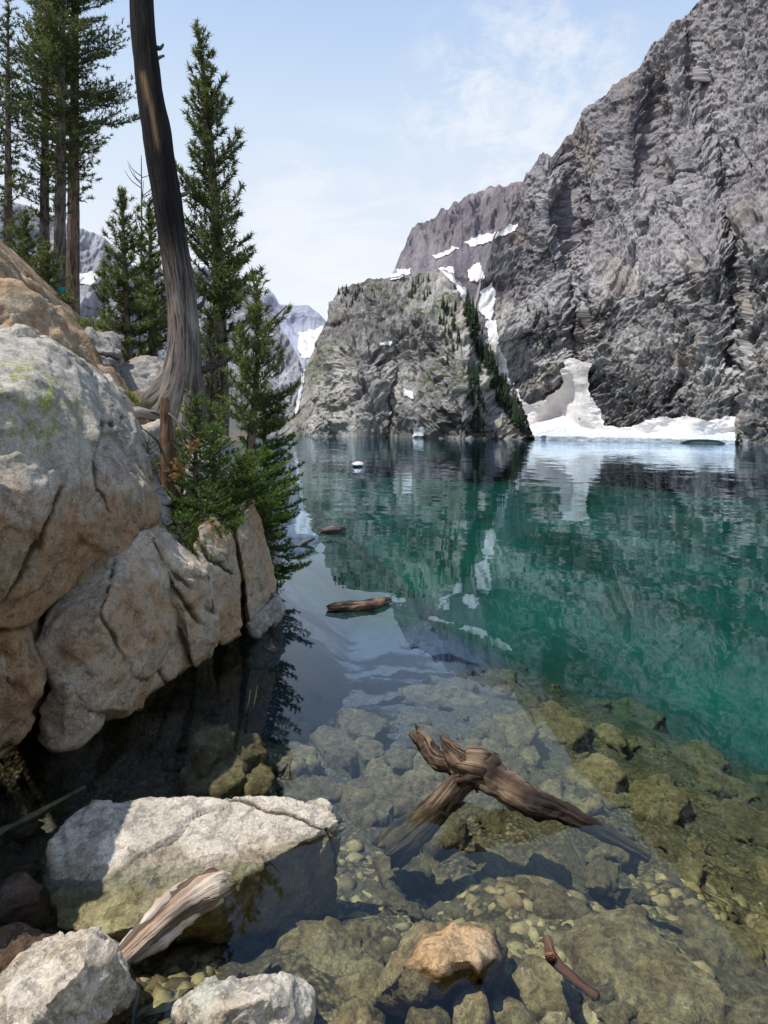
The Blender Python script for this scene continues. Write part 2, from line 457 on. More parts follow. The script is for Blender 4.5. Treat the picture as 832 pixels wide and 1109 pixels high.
def bed_hit(px, py):
    u, v = uv(px, py); Y = 1.2
    for _ in range(3000):
        if CH - v * Y < ground_z(u * Y, Y): break
        Y *= 1.004
    return np.array([u * Y, Y, float(ground_z(u * Y, Y))])

def build_ground():
    def axis(segs):
        a = [np.arange(s, e, st) for s, e, st in segs]; return np.concatenate(a)
    xs = axis([(-1500, -100, 100), (-100, -20, 5), (-20, -6, .4), (-6, 4.5, .045), (4.5, 12, .4), (12, 100, 6), (100, 1600, 100)])
    ys = axis([(-300, -20, 20), (-20, 1, .8), (1, 11, .045), (11, 30, .3), (30, 120, 5), (120, 2200, 90)])
    X, Y = np.meshgrid(xs, ys); Z = ground_z(X, Y)
    p = np.stack([X, Y, Z], -1).reshape(-1, 3)
    near = np.clip(1.4 - np.hypot(X, Y - 5) / 30, 0, 1).ravel()
    n = fbm(p * 1.6, 4) * .10 + ridged(p * 6, 3) * .018
    landk = np.clip(Z.ravel() / 1.5, 0, 1)
    n = n * (1 + 1.6 * landk)
    p[:, 2] += n * near
    me = mesh_np('ground', p, grid_quads(len(ys), len(xs)))
    m, nt, out = new_mat('lake_bed_and_soil')
    pos = nt.add('ShaderNodeNewGeometry').outputs['Position']
    sx = nt.add('ShaderNodeSeparateXYZ'); nt.l.new(pos, sx.inputs[0])
    vc = nt.voro(pos, 34., out='Color'); vb = nt.add('ShaderNodeRGBToBW'); nt.l.new(vc, vb.inputs[0])
    vd = nt.voro(pos, 34.)
    v2 = nt.voro(pos, 11., out='Color'); v2b = nt.add('ShaderNodeRGBToBW'); nt.l.new(v2, v2b.inputs[0])
    n1 = nt.noise(pos, 2.2, 5, .6); n2 = nt.noise(pos, 45., 4, .7)
    c = nt.mix(nt.rng(vb.outputs[0], .2, .8), (.12, .10, .07, 1), (.34, .30, .22, 1))
    c = nt.mix(nt.math('MULTIPLY', nt.rng(v2b.outputs[0], .5, .75), .5), c, (.36, .33, .26, 1))
    c = nt.mix(nt.rng(vd, .25, .75), c, nt.mix(1., c, (.35, .33, .28, 1), 'MULTIPLY'))
    c = nt.mix(nt.math('MULTIPLY', nt.rng(n1, .42, .62), .75), c, (.13, .11, .075, 1))
    soil = nt.mix(nt.rng(n1, .38, .62), (.17, .115, .07, 1), (.36, .27, .18, 1))
    soil = nt.mix(nt.math('MULTIPLY', nt.rng(n2, .5, .7), .6), soil, (.10, .07, .045, 1))
    c = nt.mix(nt.rng(sx.outputs[2], .1, .4), c, soil)
    far = nt.rng(sx.outputs[1], 30., 60.)
    c = nt.mix(nt.math('MULTIPLY', far, nt.rng(sx.outputs[2], 0., 3.)), c, (.16, .16, .14, 1))
    h = nt.math('ADD', nt.math('MULTIPLY', vd, -.6), nt.math('MULTIPLY', n2, .5))
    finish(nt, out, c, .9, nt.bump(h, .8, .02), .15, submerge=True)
    M['soil'] = m
    tag(link('lake_bed_ground', me, m), kind='structure')
build_ground()

# ------------------------------------------------------------------ water
def build_water():
    xs = np.array([-1500, -60, -10, 10, 60, 1600.]); ys = np.array([-200, -5, 10, 60, 400, 2200.])
    X, Y = np.meshgrid(xs, ys)
    p = np.stack([X, Y, X * 0], -1).reshape(-1, 3)
    me = mesh_np('water', p, grid_quads(len(ys), len(xs)))
    m, nt, out = new_mat('lake_water')
    pos = nt.add('ShaderNodeNewGeometry').outputs['Position']
    sx = nt.add('ShaderNodeSeparateXYZ'); nt.l.new(pos, sx.inputs[0])
    y = sx.outputs[1]
    # surface slope of the ripples from independent noise channels, stronger where the breeze reaches
    tot = None
    for sc, amp in ((1.1, .024), (4.3, .014), (13., .006)):
        n = nt.noise(nt.mapping(pos, (.55, 1., 1.), (0, 0, .35)), sc, 2, .5, .3, col=True)
        v = nt.vmath('SUBTRACT', n, (.5, .5, .5)); v = nt.vmath('MULTIPLY', v, (amp, amp * 1.3, 0.))
        tot = v if tot is None else nt.vmath('ADD', tot, v)
    br = nt.rng(nt.math('LOGARITHM', nt.math('MAXIMUM', y, 1.), 10.), .55, 1.6, .28, 1.4, False)
    pat = nt.rng(nt.noise(nt.mapping(pos, (.4, 1., 1.)), .05, 4, .6, .6), .38, .66, .55, 1.35)
    band = nt.rng(y, 60., 170., 0., 1.3)      # the breeze is freshest out by the far shore
    k = nt.math('MULTIPLY', nt.math('ADD', br, band), pat)
    sc_ = nt.add('ShaderNodeVectorMath', operation='SCALE'); nt.l.new(tot, sc_.inputs[0]); nt.l.new(k, sc_.inputs['Scale'])
    nrm = nt.vmath('NORMALIZE', nt.vmath('ADD', sc_.outputs[0], (0, 0, 1.)))
    fr = nt.add('ShaderNodeFresnel'); fr.inputs['IOR'].default_value = 1.333; nt.l.new(nrm, fr.inputs['Normal'])
    gl = nt.add('ShaderNodeBsdfGlossy'); gl.inputs['Roughness'].default_value = .0; nt.l.new(nrm, gl.inputs['Normal'])
    gl.inputs['Color'].default_value = (.72, .86, 1, 1)
    tr = nt.add('ShaderNodeBsdfTransparent'); tr.inputs[0].default_value = (.93, .98, .96, 1)
    mx = nt.add('ShaderNodeMixShader'); nt.l.new(fr.outputs[0], mx.inputs[0]); nt.l.new(tr.outputs[0], mx.inputs[1]); nt.l.new(gl.outputs[0], mx.inputs[2])
    nt.l.new(mx.outputs[0], out.inputs[0])
    tag(link('lake_water', me, m), kind='structure')
build_water()

# ------------------------------------------------------------------ mountains
def relief(name, mat, crest, base, cols, nrow, depth, disp, back=120., under=6., tpow=1., scale=(.5, .42)):
    """crest/base: polylines of (px,py); depth(px,py,t)->Y of the smooth face; disp(points, PX, PY, t)->(offset, cavity)"""
    cols = np.asarray(cols, float)
    cy = np.interp(cols, [c[0] for c in crest], [c[1] for c in crest])
    by = np.interp(cols, [c[0] for c in base], [c[1] for c in base])
    t = (np.linspace(0, 1, nrow) ** tpow)[:, None]
    PX = np.repeat(cols[None], nrow, 0); PY = by[None] * (1 - t) + cy[None] * t
    T = np.repeat(t, len(cols), 1)
    Yd = depth(PX, PY, T)
    u, v = uv(PX, PY)
    V = np.stack([u * Yd, Yd, CH - v * Yd], -1)
    n = -grid_normals(V)
    flip = np.sign(-(n[..., 1])); flip[flip == 0] = 1
    n = n * flip[..., None]
    off, cav = disp(V.reshape(-1, 3), PX.ravel(), PY.ravel(), T.ravel())
    off = off.reshape(T.shape); cav = cav.reshape(T.shape)
    V = V + n * off[..., None]
    low = V[:1].copy(); low[..., 2] = -under; low[..., 1] -= under * .5
    b1 = V[-1:].copy(); b1[..., 1] += back * .3; b1[..., 2] -= back * .06
    b2 = V[-1:].copy(); b2[..., 1] += back * 1.2; b2[..., 2] = b2[..., 2] * .3
    V = np.concatenate([low, V, b1, b2]); cav = np.concatenate([cav[:1], cav, cav[-1:], cav[-1:]])
    sh = np.stack([PX * scale[0], -PY * scale[1], PX * 0], -1); sh = np.concatenate([sh[:1] - [0, under, 0], sh, sh[-1:] + [0, 8, 0], sh[-1:] + [0, 60, 0]])
    me = mesh_np(name, V.reshape(-1, 3), grid_quads(*V.shape[:2])[:, ::-1], attrs={'cav': cav.ravel(), 'sheet': sh.reshape(-1, 3)})
    o = link(name, me, mat)
    return tag(o, kind='structure')

def sm(x, a, b):
    t = np.clip((x - a) / (b - a), 0, 1); return t * t * (3 - 2 * t)

def frame(p, A, N, s):
    """coordinates along the bedding direction A, across it, and out of the face N, each with its own frequency"""
    N = np.array(N, float); N /= np.linalg.norm(N); A = np.array(A, float); A = A - N * (A @ N); A /= np.linalg.norm(A)
    B = np.cross(N, A)
    return np.stack([p @ A * s[0], p @ B * s[1], p @ N * s[2]], -1)

def rot2(p, ang, s):
    """strata space: rotate in the x/z plane and stretch"""
    c, d = math.cos(ang), math.sin(ang)
    h = p[:, 0] * .8 + p[:, 1] * -.6
    w = p[:, 0] * .6 + p[:, 1] * .8
    a = h * c + p[:, 2] * d; b = -h * d + p[:, 2] * c
    return np.stack([a * s[0], b * s[1], w * s[2]], -1)

# right cliff
C_CREST = [(470, 470), (500, 440), (508, 380), (516, 330), (526, 290), (536, 262), (550, 232), (563, 203), (571, 190), (580, 172), (588, 163), (597, 166), (603, 158), (612, 150),
           (622, 143), (640, 122), (652, 112), (665, 99), (680, 84), (697, 72), (706, 52), (720, 38), (740, 20), (757, 3), (770, -12), (800, -45), (832, -78), (880, -120), (960, -170), (1100, -210), (1300, -150), (1800, 100)]
C_BASE = [(470, 473.5), (575, 473.5), (640, 474.5), (700, 476.5), (760, 480), (795, 482.2), (832, 483.8), (900, 487), (1100, 497), (1800, 530)]
CYX, CYY = [470, 575, 640, 700, 760, 795, 832, 900, 1100, 1800], [345, 330, 300, 275, 252, 240, 229, 212, 175, 130]
def c_depth(px, py, t):
    Y0 = np.interp(px, CYX, CYY)
    b = np.interp(px, [c[0] for c in C_BASE], [c[1] for c in C_BASE])
    up = (b - py)
    Y = Y0 * (1 + up * .00062 + sm(up, 120, 420) * .10)
    # couloir from the notch down to the snow, with the buttress to its left
    cx = np.interp(py, [150, 200, 300, 395, 440], [608, 618, 621, 625, 628])
    w = np.interp(py, [150, 200, 300, 400, 450], [7, 10, 10, 8, 12])
    Y = Y + 13 * np.exp(-((px - cx) / w) ** 2) * sm(py, 140, 200) * (1 - sm(py, 390, 450))
    Y = Y - 15 * np.exp(-((px - (cx - 28)) / 17) ** 2) * sm(py, 150, 200) * (1 - sm(py, 250, 320))
    # bulges and ribs of the big wall
    Y = Y - 12 * np.exp(-((px - 690) / 45) ** 2 - ((py - 410) / 60) ** 2) - 6 * np.exp(-((px - 655) / 22) ** 2 - ((py - 350) / 70) ** 2)
    rib = np.interp(py, [60, 200, 300, 460], [745, 790, 800, 795])
    Y = Y + 6 * np.exp(-((px - rib) / 9) ** 2) - 4 * np.exp(-((px - rib + 34) / 22) ** 2)
    ram = 445 - (px - 560) * .55
    Y = Y - 9 * np.exp(-((py - (330 - (px - 640) * .35)) / 30) ** 2)
    Y = Y - 9 * np.exp(-((px - 680) / 26) ** 2) * sm(py, 60, 120) * (1 - sm(py, 180, 260))
    Y = Y + 9 * np.exp(-((px - 708 + (py - 140) * .1) / 12) ** 2) * sm(py, 60, 110) * (1 - sm(py, 190, 250))
    # alcove that holds the snow
    Y = Y + 22 * np.exp(-((px - 612) / 30) ** 2) * sm(py, 390, 440)
    return Y
def sheet_coords(px, py, mx, my, ang):
    """metres along the face: first along the bedding direction (ang above the horizontal), then across it"""
    U, Z = px * mx, -py * my; c, d = math.cos(ang), math.sin(ang)
    return U * c + Z * d, -U * d + Z * c
def S3(a, b, fa, fb, k=.37): return np.stack([a * fa, b * fb, np.full_like(a, k)], -1)
def crag(px, py, mx, my, ang, k):
    a, b = sheet_coords(px, py, mx, my, ang)
    wa = fbm(S3(a, b, .02 * k, .02 * k), 2) * 5 / k; wb = fbm(S3(a, b, .02 * k, .02 * k, 5.3), 2) * 5 / k
    out = []
    for n, (fa, fb) in enumerate(((.020, .036), (.055, .12), (.16, .33), (.42, .85))):
        out += facet(S3(a + wa, b + wb, fa * k, fb * k, .37 + n * 3))
    return (a, b, *out)
CANG = .72
def c_disp(p, px, py, t):
    a, b, f1, b1, f2, b2, f3, b3, f4, b4 = crag(px, py, .50, .42, CANG, 1.)
    big = crags(S3(a, b, .013, .026), 8, H=.80)
    u_, z_ = sheet_coords(px, py, .50, .42, 0.); vert = crags(S3(u_, z_, .035, .011, 4.4), 7, H=.8)
    e = np.clip(t * 12 + .45, .4, 1)
    upper = sm(py, 340, 200)
    fine = crags(S3(a, b, .09, .20, 7.7), 5, H=.75)
    off = (big * 5.2 * (1 - .3 * upper) + vert * (1.5 + 3.8 * upper) + (f1 * 2.4 + f2 * 1.6) * (1 - .3 * upper) + f3 * 1.0 + f4 * .5 + fine * 1.5) * np.minimum(e, np.clip((1 - t) * 9 + .7, 0, 1))
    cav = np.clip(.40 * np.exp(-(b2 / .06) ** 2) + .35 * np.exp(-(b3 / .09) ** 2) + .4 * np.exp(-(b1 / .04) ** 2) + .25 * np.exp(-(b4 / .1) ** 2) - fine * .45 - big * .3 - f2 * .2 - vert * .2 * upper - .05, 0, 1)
    return off, cav
def arc_cols(x0, x1, n, depth, ya, yb):
    x = np.arange(x0, x1, .25); L = 0
    for y in np.linspace(ya, yb, 9):
        Yd = depth(x, np.full_like(x, y), np.full_like(x, .5)); u, v = uv(x, np.full_like(x, y))
        d = np.hypot(np.gradient(u * Yd), np.gradient(Yd)); L = L + np.minimum(d, 2.5 * np.median(d)) + .3 * np.mean(d)
    c = np.concatenate([[0], np.cumsum(L)])[:-1]
    return np.interp(np.linspace(0, c[-1], n), c, x)
c_cols = np.concatenate([np.arange(470, 555, 2.), arc_cols(555, 840, 760, c_depth, 150, 440), np.arange(841, 960, 3.), np.arange(960, 1800, 12.)])
cliff = relief('right_cliff', M['cliff'], C_CREST, C_BASE, c_cols, 620, c_depth, c_disp, 160)

# rocky hill in the middle
H_CREST = [(300, 471), (322, 440), (334, 400), (342, 372), (350, 350), (357, 328), (366, 315), (380, 308), (400, 304), (420, 302), (440, 297), (470, 292), (482, 296), (492, 305), (502, 318), (514, 338), (526, 356), (538, 376), (552, 408), (566, 440), (577, 466), (582, 474.5)]
H_BASE = [(300, 470.8), (575, 475.2), (582, 475.6)]
def h_depth(px, py, t):
    Y0 = np.interp(px, [300, 420, 500, 575, 582], [360, 318, 296, 300, 306])
    b = np.interp(px, [c[0] for c in H_BASE], [c[1] for c in H_BASE]); up = b - py
    Y = Y0 * (1 + up * .0013 + sm(up, 110, 180) * .10)
    rid = np.interp(py, [290, 340, 400, 474], [470, 492, 520, 545])
    Y = Y + 95 * sm(px, rid, rid + 70) + 25 * (1 - sm(px, 320, 375))
    Y = Y - 15 * np.exp(-((px - 388) / 26) ** 2) * sm(py, 350, 385) + 9 * np.exp(-((px - 424) / 13) ** 2) * sm(py, 360, 400)
    Y = Y + 10 * np.exp(-((px - 458) / 30) ** 2 - ((py - 392) / 26) ** 2)
    Y = Y - 14 * np.exp(-((px - 500) / 22) ** 2) * sm(py, 360, 400)
    return Y
def h_disp(p, px, py, t):
    a, b, f1, b1, f2, b2, f3, b3, f4, b4 = crag(px, py, .42, .55, 1.1, .85)
    big = crags(S3(a, b, .016, .028), 8, H=.78); fine = crags(S3(a, b, .10, .19, 7.7), 5, H=.75)
    u_, z_ = sheet_coords(px, py, .42, .55, .1); vert = crags(S3(u_, z_, .035, .014, 4.4), 7, H=.8)
    e = np.clip(t * 10 + .45, .4, 1) * np.clip((1 - t) * 8 + .6, 0, 1) * (.2 + .8 * sm(px, 318, 372)) * (1 - .7 * sm(px - (py - 300) * .42, 470, 510))
    cav = np.clip(.30 * np.exp(-(b2 / .07) ** 2) + .3 * np.exp(-(b1 / .05) ** 2) + .25 * np.exp(-(b3 / .1) ** 2) - fine * .45 - big * .3 - vert * .2 - .05, 0, 1)
    return (big * 6 + vert * 4.5 + f1 * 5. + f2 * 2.2 + f3 * 1.1 + f4 * .45 + fine * 1.4) * e, cav
hill = relief('rocky_hill', M['hill'], H_CREST, H_BASE, np.arange(300, 582.5, .6), 400, h_depth, h_disp, 90, scale=(.42, .55))

# shelf and back mountain above the hill
B_CREST = [(405, 303), (418, 303), (427, 291), (434, 272), (441, 257), (447, 246), (458, 240), (470, 237), (485, 229), (500, 219), (515, 214), (530, 205), (545, 202), (560, 196), (570, 196), (584, 205), (600, 215), (640, 240)]
def b_depth(px, py, t):
    return 640 + np.maximum(300 - py, 0) * 1.6 - 60 * sm(py, 255, 300) - 90 * sm(py, 290, 430)
def b_disp(p, px, py, t):
    u_, z_ = sheet_coords(px, py, .85, 1.1, .1); vert = crags(S3(u_, z_, .022, .010), 7, H=.8); fine = crags(S3(u_, z_, .06, .05, 3.3), 5, H=.75)
    k = (1 - .8 * sm(py, 252, 285)) * np.clip((1 - t) * 8 + .5, 0, 1)
    return (vert * 16 + fine * 3.5) * k, np.clip((-fine * .5 - vert * .4) * k, 0, 1)
back = relief('back_mountain', M['backpeak'], B_CREST, [(400, 440), (640, 440)], np.arange(405, 640, 1.), 240, b_depth, b_disp, 200, scale=(.85, 1.1))

# mountain on the left behind the trees
L_CREST = [(-700, 150), (-300, 175), (0, 215), (60, 232), (85, 247), (105, 252), (125, 268), (140, 285), (165, 292), (190, 288), (215, 292), (240, 295), (255, 297), (270, 309), (284, 326), (300, 345), (312, 362), (322, 380), (328, 402), (329, 430), (334, 458), (340, 471)]
def l_depth(px, py, t):
    b = 466 + (px + 700) * .0053; up = b - py
    Y = np.interp(px, [-700, 0, 240, 340], [300, 420, 520, 470]) * (1 + up * .0016)
    return Y + 30 * sm(px, 295, 335)
def l_disp(p, px, py, t):
    u_, z_ = sheet_coords(px, py, .65, .8, -.3); vert = crags(S3(u_, z_, .026, .014), 7, H=.8); fine = crags(S3(u_, z_, .08, .06, 3.3), 5, H=.75)
    e = np.clip(t * 10 + .1, .1, 1) * np.clip((1 - t) * 8 + .5, 0, 1)
    return (vert * 12 + fine * 2.8) * e, np.clip(-fine * .5 - vert * .35, 0, 1)
leftm = relief('left_mountain', M['farhill'], L_CREST, [(-700, 466), (340, 471.4)], np.concatenate([np.arange(-700, 60, 8.), np.arange(60, 341, 1.)]), 220, l_depth, l_disp, 200, scale=(.65, .8))

# far blue peaks in the gap
K_CREST = [(255, 340), (272, 335), (280, 323), (286, 318), (291, 313), (297, 319), (303, 330), (312, 331), (322, 331), (333, 330), (342, 337), (350, 344), (360, 352), (380, 360), (420, 360)]
def k_depth(px, py, t): return 1500 - 500 * sm(py, 345, 440) + (400 - py) * 1.
def k_disp(p, px, py, t):
    u_, z_ = sheet_coords(px, py, 1.9, 2.2, .2); b = crags(S3(u_, z_, .012, .008), 6)
    return b * 22 * np.clip((1 - t) * 6 + .3, 0, 1), np.clip(-b * .5, 0, 1)
peak = relief('far_peaks', M['peak'], K_CREST, [(255, 455), (420, 455)], np.arange(255, 420, 1.), 110, k_depth, k_disp, 200, scale=(1.9, 2.2))

dg = bpy.context.evaluated_depsgraph_get()
BV = {o.name: BVHTree.FromObject(o, dg) for o in (cliff, hill, back, leftm, peak)}
CAMV = Vector((0, 0, CH))
def hit_y(bv, px, py):
    h = bv.ray_cast(CAMV, ray(px, py).normalized())
    return h[0].y if h[0] is not None else np.nan

def drape(name, bvs, poly, mat, lift=1.5, step=.8, sm_it=3, ragged=2.2, ythick=0.):
    xs = [p[0] for p in poly]; ys = [p[1] for p in poly]
    gx = np.arange(min(xs) - 2, max(xs) + 2, step); gy = np.arange(min(ys) - 2, max(ys) + 2, step)
    PX, PY = np.meshgrid(gx, gy)
    D = np.full(PX.shape, np.nan)
    for i in range(PX.shape[0]):
        for j in range(PX.shape[1]):
            vals = [hit_y(BV[b], PX[i, j], PY[i, j]) for b in bvs]
            vals = [v for v in vals if v == v]
            if vals: D[i, j] = min(vals)
    ok = ~np.isnan(D)
    D = np.where(ok, D, np.nanmedian(D))
    # snow fills the hollows between rocks
    S = D.copy()
    for _ in range(2):
        q = np.pad(S, 1, mode='edge'); S = np.minimum(np.minimum(q[:-2, 1:-1], q[2:, 1:-1]), np.minimum(q[1:-1, :-2], q[1:-1, 2:])) * .5 + S * .5
    S = blur(S, sm_it) - lift
    S = np.where(S < D - .2 * lift, S, S)
    jx = fbm(np.stack([PX.ravel() * .16, PY.ravel() * .16, PX.ravel() * 0 + 3], -1), 4).reshape(PX.shape) * ragged
    jy = fbm(np.stack([PX.ravel() * .16, PY.ravel() * .16, PX.ravel() * 0 + 9], -1), 4).reshape(PX.shape) * ragged
    ins = in_poly(PX + jx, PY + jy, poly) & ok
    u, v = uv(PX, PY)
    V = np.stack([u * S, S, CH - v * S], -1).reshape(-1, 3)
    q = grid_quads(*PX.shape)[:, ::-1]
    keep = ins.ravel()[q].sum(1) >= 3; q = q[keep]
    used = np.unique(q); remap = np.full(len(V), -1); remap[used] = np.arange(len(used))
    me = mesh_np(name, V[used], remap[q])
    return link(name, me, mat)

SNOW = [
 (['back_mountain', 'right_cliff'], [(502, 262), (520, 254), (540, 250), (556, 243), (562, 240), (558, 250), (540, 257), (525, 264), (510, 267)], 'snow patch on the high shelf under the brown back mountain'),
 (['back_mountain', 'rocky_hill', 'right_cliff'], [(506, 293), (513, 286), (520, 285), (525, 300), (518, 305), (509, 304)], 'round snow patch beside the gully between hill and cliff'),
 (['back_mountain', 'rocky_hill', 'right_cliff'], [(474, 290), (490, 288), (494, 302), (504, 312), (510, 326), (503, 326), (495, 312), (484, 300)], 'long slanting snow strip just behind the hilltop'),
 (['back_mountain', 'rocky_hill', 'right_cliff'], [(521, 316), (534, 304), (537, 322), (532, 350), (518, 336)], 'narrow snow tongue in the gully above the tree covered slope'),
 (['back_mountain', 'rocky_hill', 'right_cliff'], [(526, 348), (538, 346), (541, 372), (549, 395), (556, 420), (544, 412), (531, 385)], 'lowest snow ribbon in the gully leading to the big snowfield'),
 (['back_mountain', 'rocky_hill'], [(420, 296), (428, 290), (444, 292), (445, 297), (432, 302), (421, 303)], 'snow bank at the left foot of the back mountain'),
 (['back_mountain'], [(468, 277), (490, 268), (500, 266), (490, 273), (472, 281)], 'thin snow streak across the scree below the back mountain'),
 (['rocky_hill'], [(436, 420), (446, 423), (449, 431), (440, 430), (433, 424)], 'small snow patch in the middle of the hill face'),
 (['rocky_hill'], [(447, 463), (459, 462), (461, 472), (446, 472)], 'white snow patch at the water edge below the hill'),
 (['rocky_hill'], [(412, 370), (425, 369), (424, 373), (411, 374)], 'flat snow sliver near the top left of the hill'),
 (['left_mountain', 'far_peaks'], [(322, 361), (340, 356), (357, 354), (350, 370), (345, 386), (326, 388), (323, 375)], 'snow bowl in the notch between left mountain and hill'),
 (['left_mountain'], [(84, 296), (100, 294), (118, 300), (124, 310), (112, 304), (96, 309), (86, 308)], 'snow band on the left mountain seen between pines'),
]
for bvs, poly, lab in SNOW:
    o = drape('snow_patch', bvs, poly, M['snow'], .9)
    tag(o, lab, 'snow patch', 'old snow patches on the mountains')
wf = drape('waterfall', ['left_mountain', 'rocky_hill'], [(328, 398), (331, 398), (329, 415), (326, 430), (323, 446), (319, 452), (320, 440), (323, 424)], M['snow'], .8, .5, 1, 1.)
tag(wf, 'thin white waterfall down the notch left of the hill', 'waterfall')

# big snowfield at the foot of the cliff, with its undercut ice edge on the water
def build_snowfield():
    root = empty('snowfield', P(660, 478, 270)); tag(root, 'large dirty white snowfield at the foot of the right cliff', 'snowfield')
    top = [(553, 408), (560, 422), (568, 436), (578, 437), (590, 432), (600, 425), (608, 420), (609, 408), (605, 402), (612, 398), (610, 392), (618, 387), (628, 390), (641, 393), (637, 405), (638, 425), (645, 437), (651, 446), (654, 460), (668, 463), (684, 462), (700, 455), (716, 451), (728, 453), (745, 450), (762, 455), (780, 454), (790, 450), (796, 453), (797, 484), (580, 480), (572, 455)]
    gx = np.arange(548, 800, .8); gy = np.arange(382, 487, .7)
    PX, PY = np.meshgrid(gx, gy)
    D = np.array([[hit_y(BV['right_cliff'], a, b) for a, b in zip(r1, r2)] for r1, r2 in zip(PX, PY)])
    D = np.where(np.isnan(D), np.nanmedian(D), D)
    Yf = np.interp(gx, CYX, CYY) * .93
    wl = CY + (CH * F / Yf + (gx - CX) * sR) / cR                       # where its edge meets the water
    frac = np.clip((wl[None] - PY) / 85, 0, 1)
    S = Yf[None] * (1 + .10 * np.clip((wl[None] - PY - 6) / 22, 0, 1) ** .8) + (wl[None] - PY) * .75
    S = np.where(PY > wl[None] - 6, Yf[None] - (PY - wl[None]) * .0, S)
    q = D
    for _ in range(9):
        e = np.pad(q, 1, mode='edge'); q = np.minimum(np.minimum(e[:-2, 1:-1], e[2:, 1:-1]), np.minimum(e[1:-1, :-2], e[1:-1, 2:])) * .6 + q * .4
    q = blur(q, 70) - 1.5
    k = sm(PY, 425, 462)
    S = np.minimum(S, q) * k + q * (1 - k)
    S = np.minimum(S, D + 1)
    S = blur(S, 2)
    pp = np.stack([PX.ravel() * .07, PY.ravel() * .12, S.ravel() * .01], -1)
    S = S - (fbm(pp, 4) * .8).reshape(S.shape) * (1 - sm(PY, 462, 470) * .6)
    # hollows melted into the front edge
    for ax, ay, rx, ry, dp in ((607, 474, 22, 7, 2.6), (761, 483, 26, 6, 2.2)):
        ay = ay + float(np.interp(ax, gx, wl)) - float(np.interp(ax, [548, 575, 590, 640, 700, 750, 785, 800], [474.5, 475.5, 476.2, 477.6, 479.3, 481, 482.4, 483]))
        r = ((PX - ax) / rx) ** 2 + (np.maximum(PY - ay, 0) * .0 + np.minimum(PY - ay, 0)) ** 2 / ry ** 2
        S = S + dp * (1 - sm(r, .55, 1.0))
    jx = fbm(np.stack([PX.ravel() * .15, PY.ravel() * .15, PX.ravel() * 0 + 5], -1), 4).reshape(PX.shape) * 2.
    jy = fbm(np.stack([PX.ravel() * .15, PY.ravel() * .15, PX.ravel() * 0 + 8], -1), 4).reshape(PX.shape) * 2.
    ins = in_poly(PX + jx, PY + jy * (PY < 470), top)
    u, v = uv(PX, PY); V = np.stack([u * S, S, CH - v * S], -1).reshape(-1, 3)
    Q = grid_quads(*PX.shape)[:, ::-1]; Q = Q[ins.ravel()[Q].sum(1) >= 3]
    cy = PY.ravel()[Q].mean(1); cx = PX.ravel()[Q].mean(1)
    edge = np.interp(cx, [548, 580, 607, 632, 640, 660, 700, 735, 760, 790, 800], [474, 470, 461, 470, 469, 471, 473.5, 474, 470, 471, 473]) + fbm(np.stack([cx * .2, cy * 0, cy * 0], -1), 3) * 1.5
    for nm, sel, mt in (('snow_surface', cy < edge, M['snowfield']), ('ice_edge', cy >= edge, M['ice'])):
        q = Q[sel]; used = np.unique(q); remap = np.full(len(V), -1); remap[used] = np.arange(len(used))
        W = V[used] - np.array(root.location)
        link(nm, mesh_np(nm, W, remap[q]), mt, root)
build_snowfield()

# ------------------------------------------------------------------ rocks
def np_mesh_from(me):
    V = np.empty(len(me.vertices) * 3); me.vertices.foreach_get('co', V); V = V.reshape(-1, 3)
    E = np.empty(len(me.edges) * 2, int); me.edges.foreach_get('vertices', E); E = E.reshape(-1, 2)
    return V, E

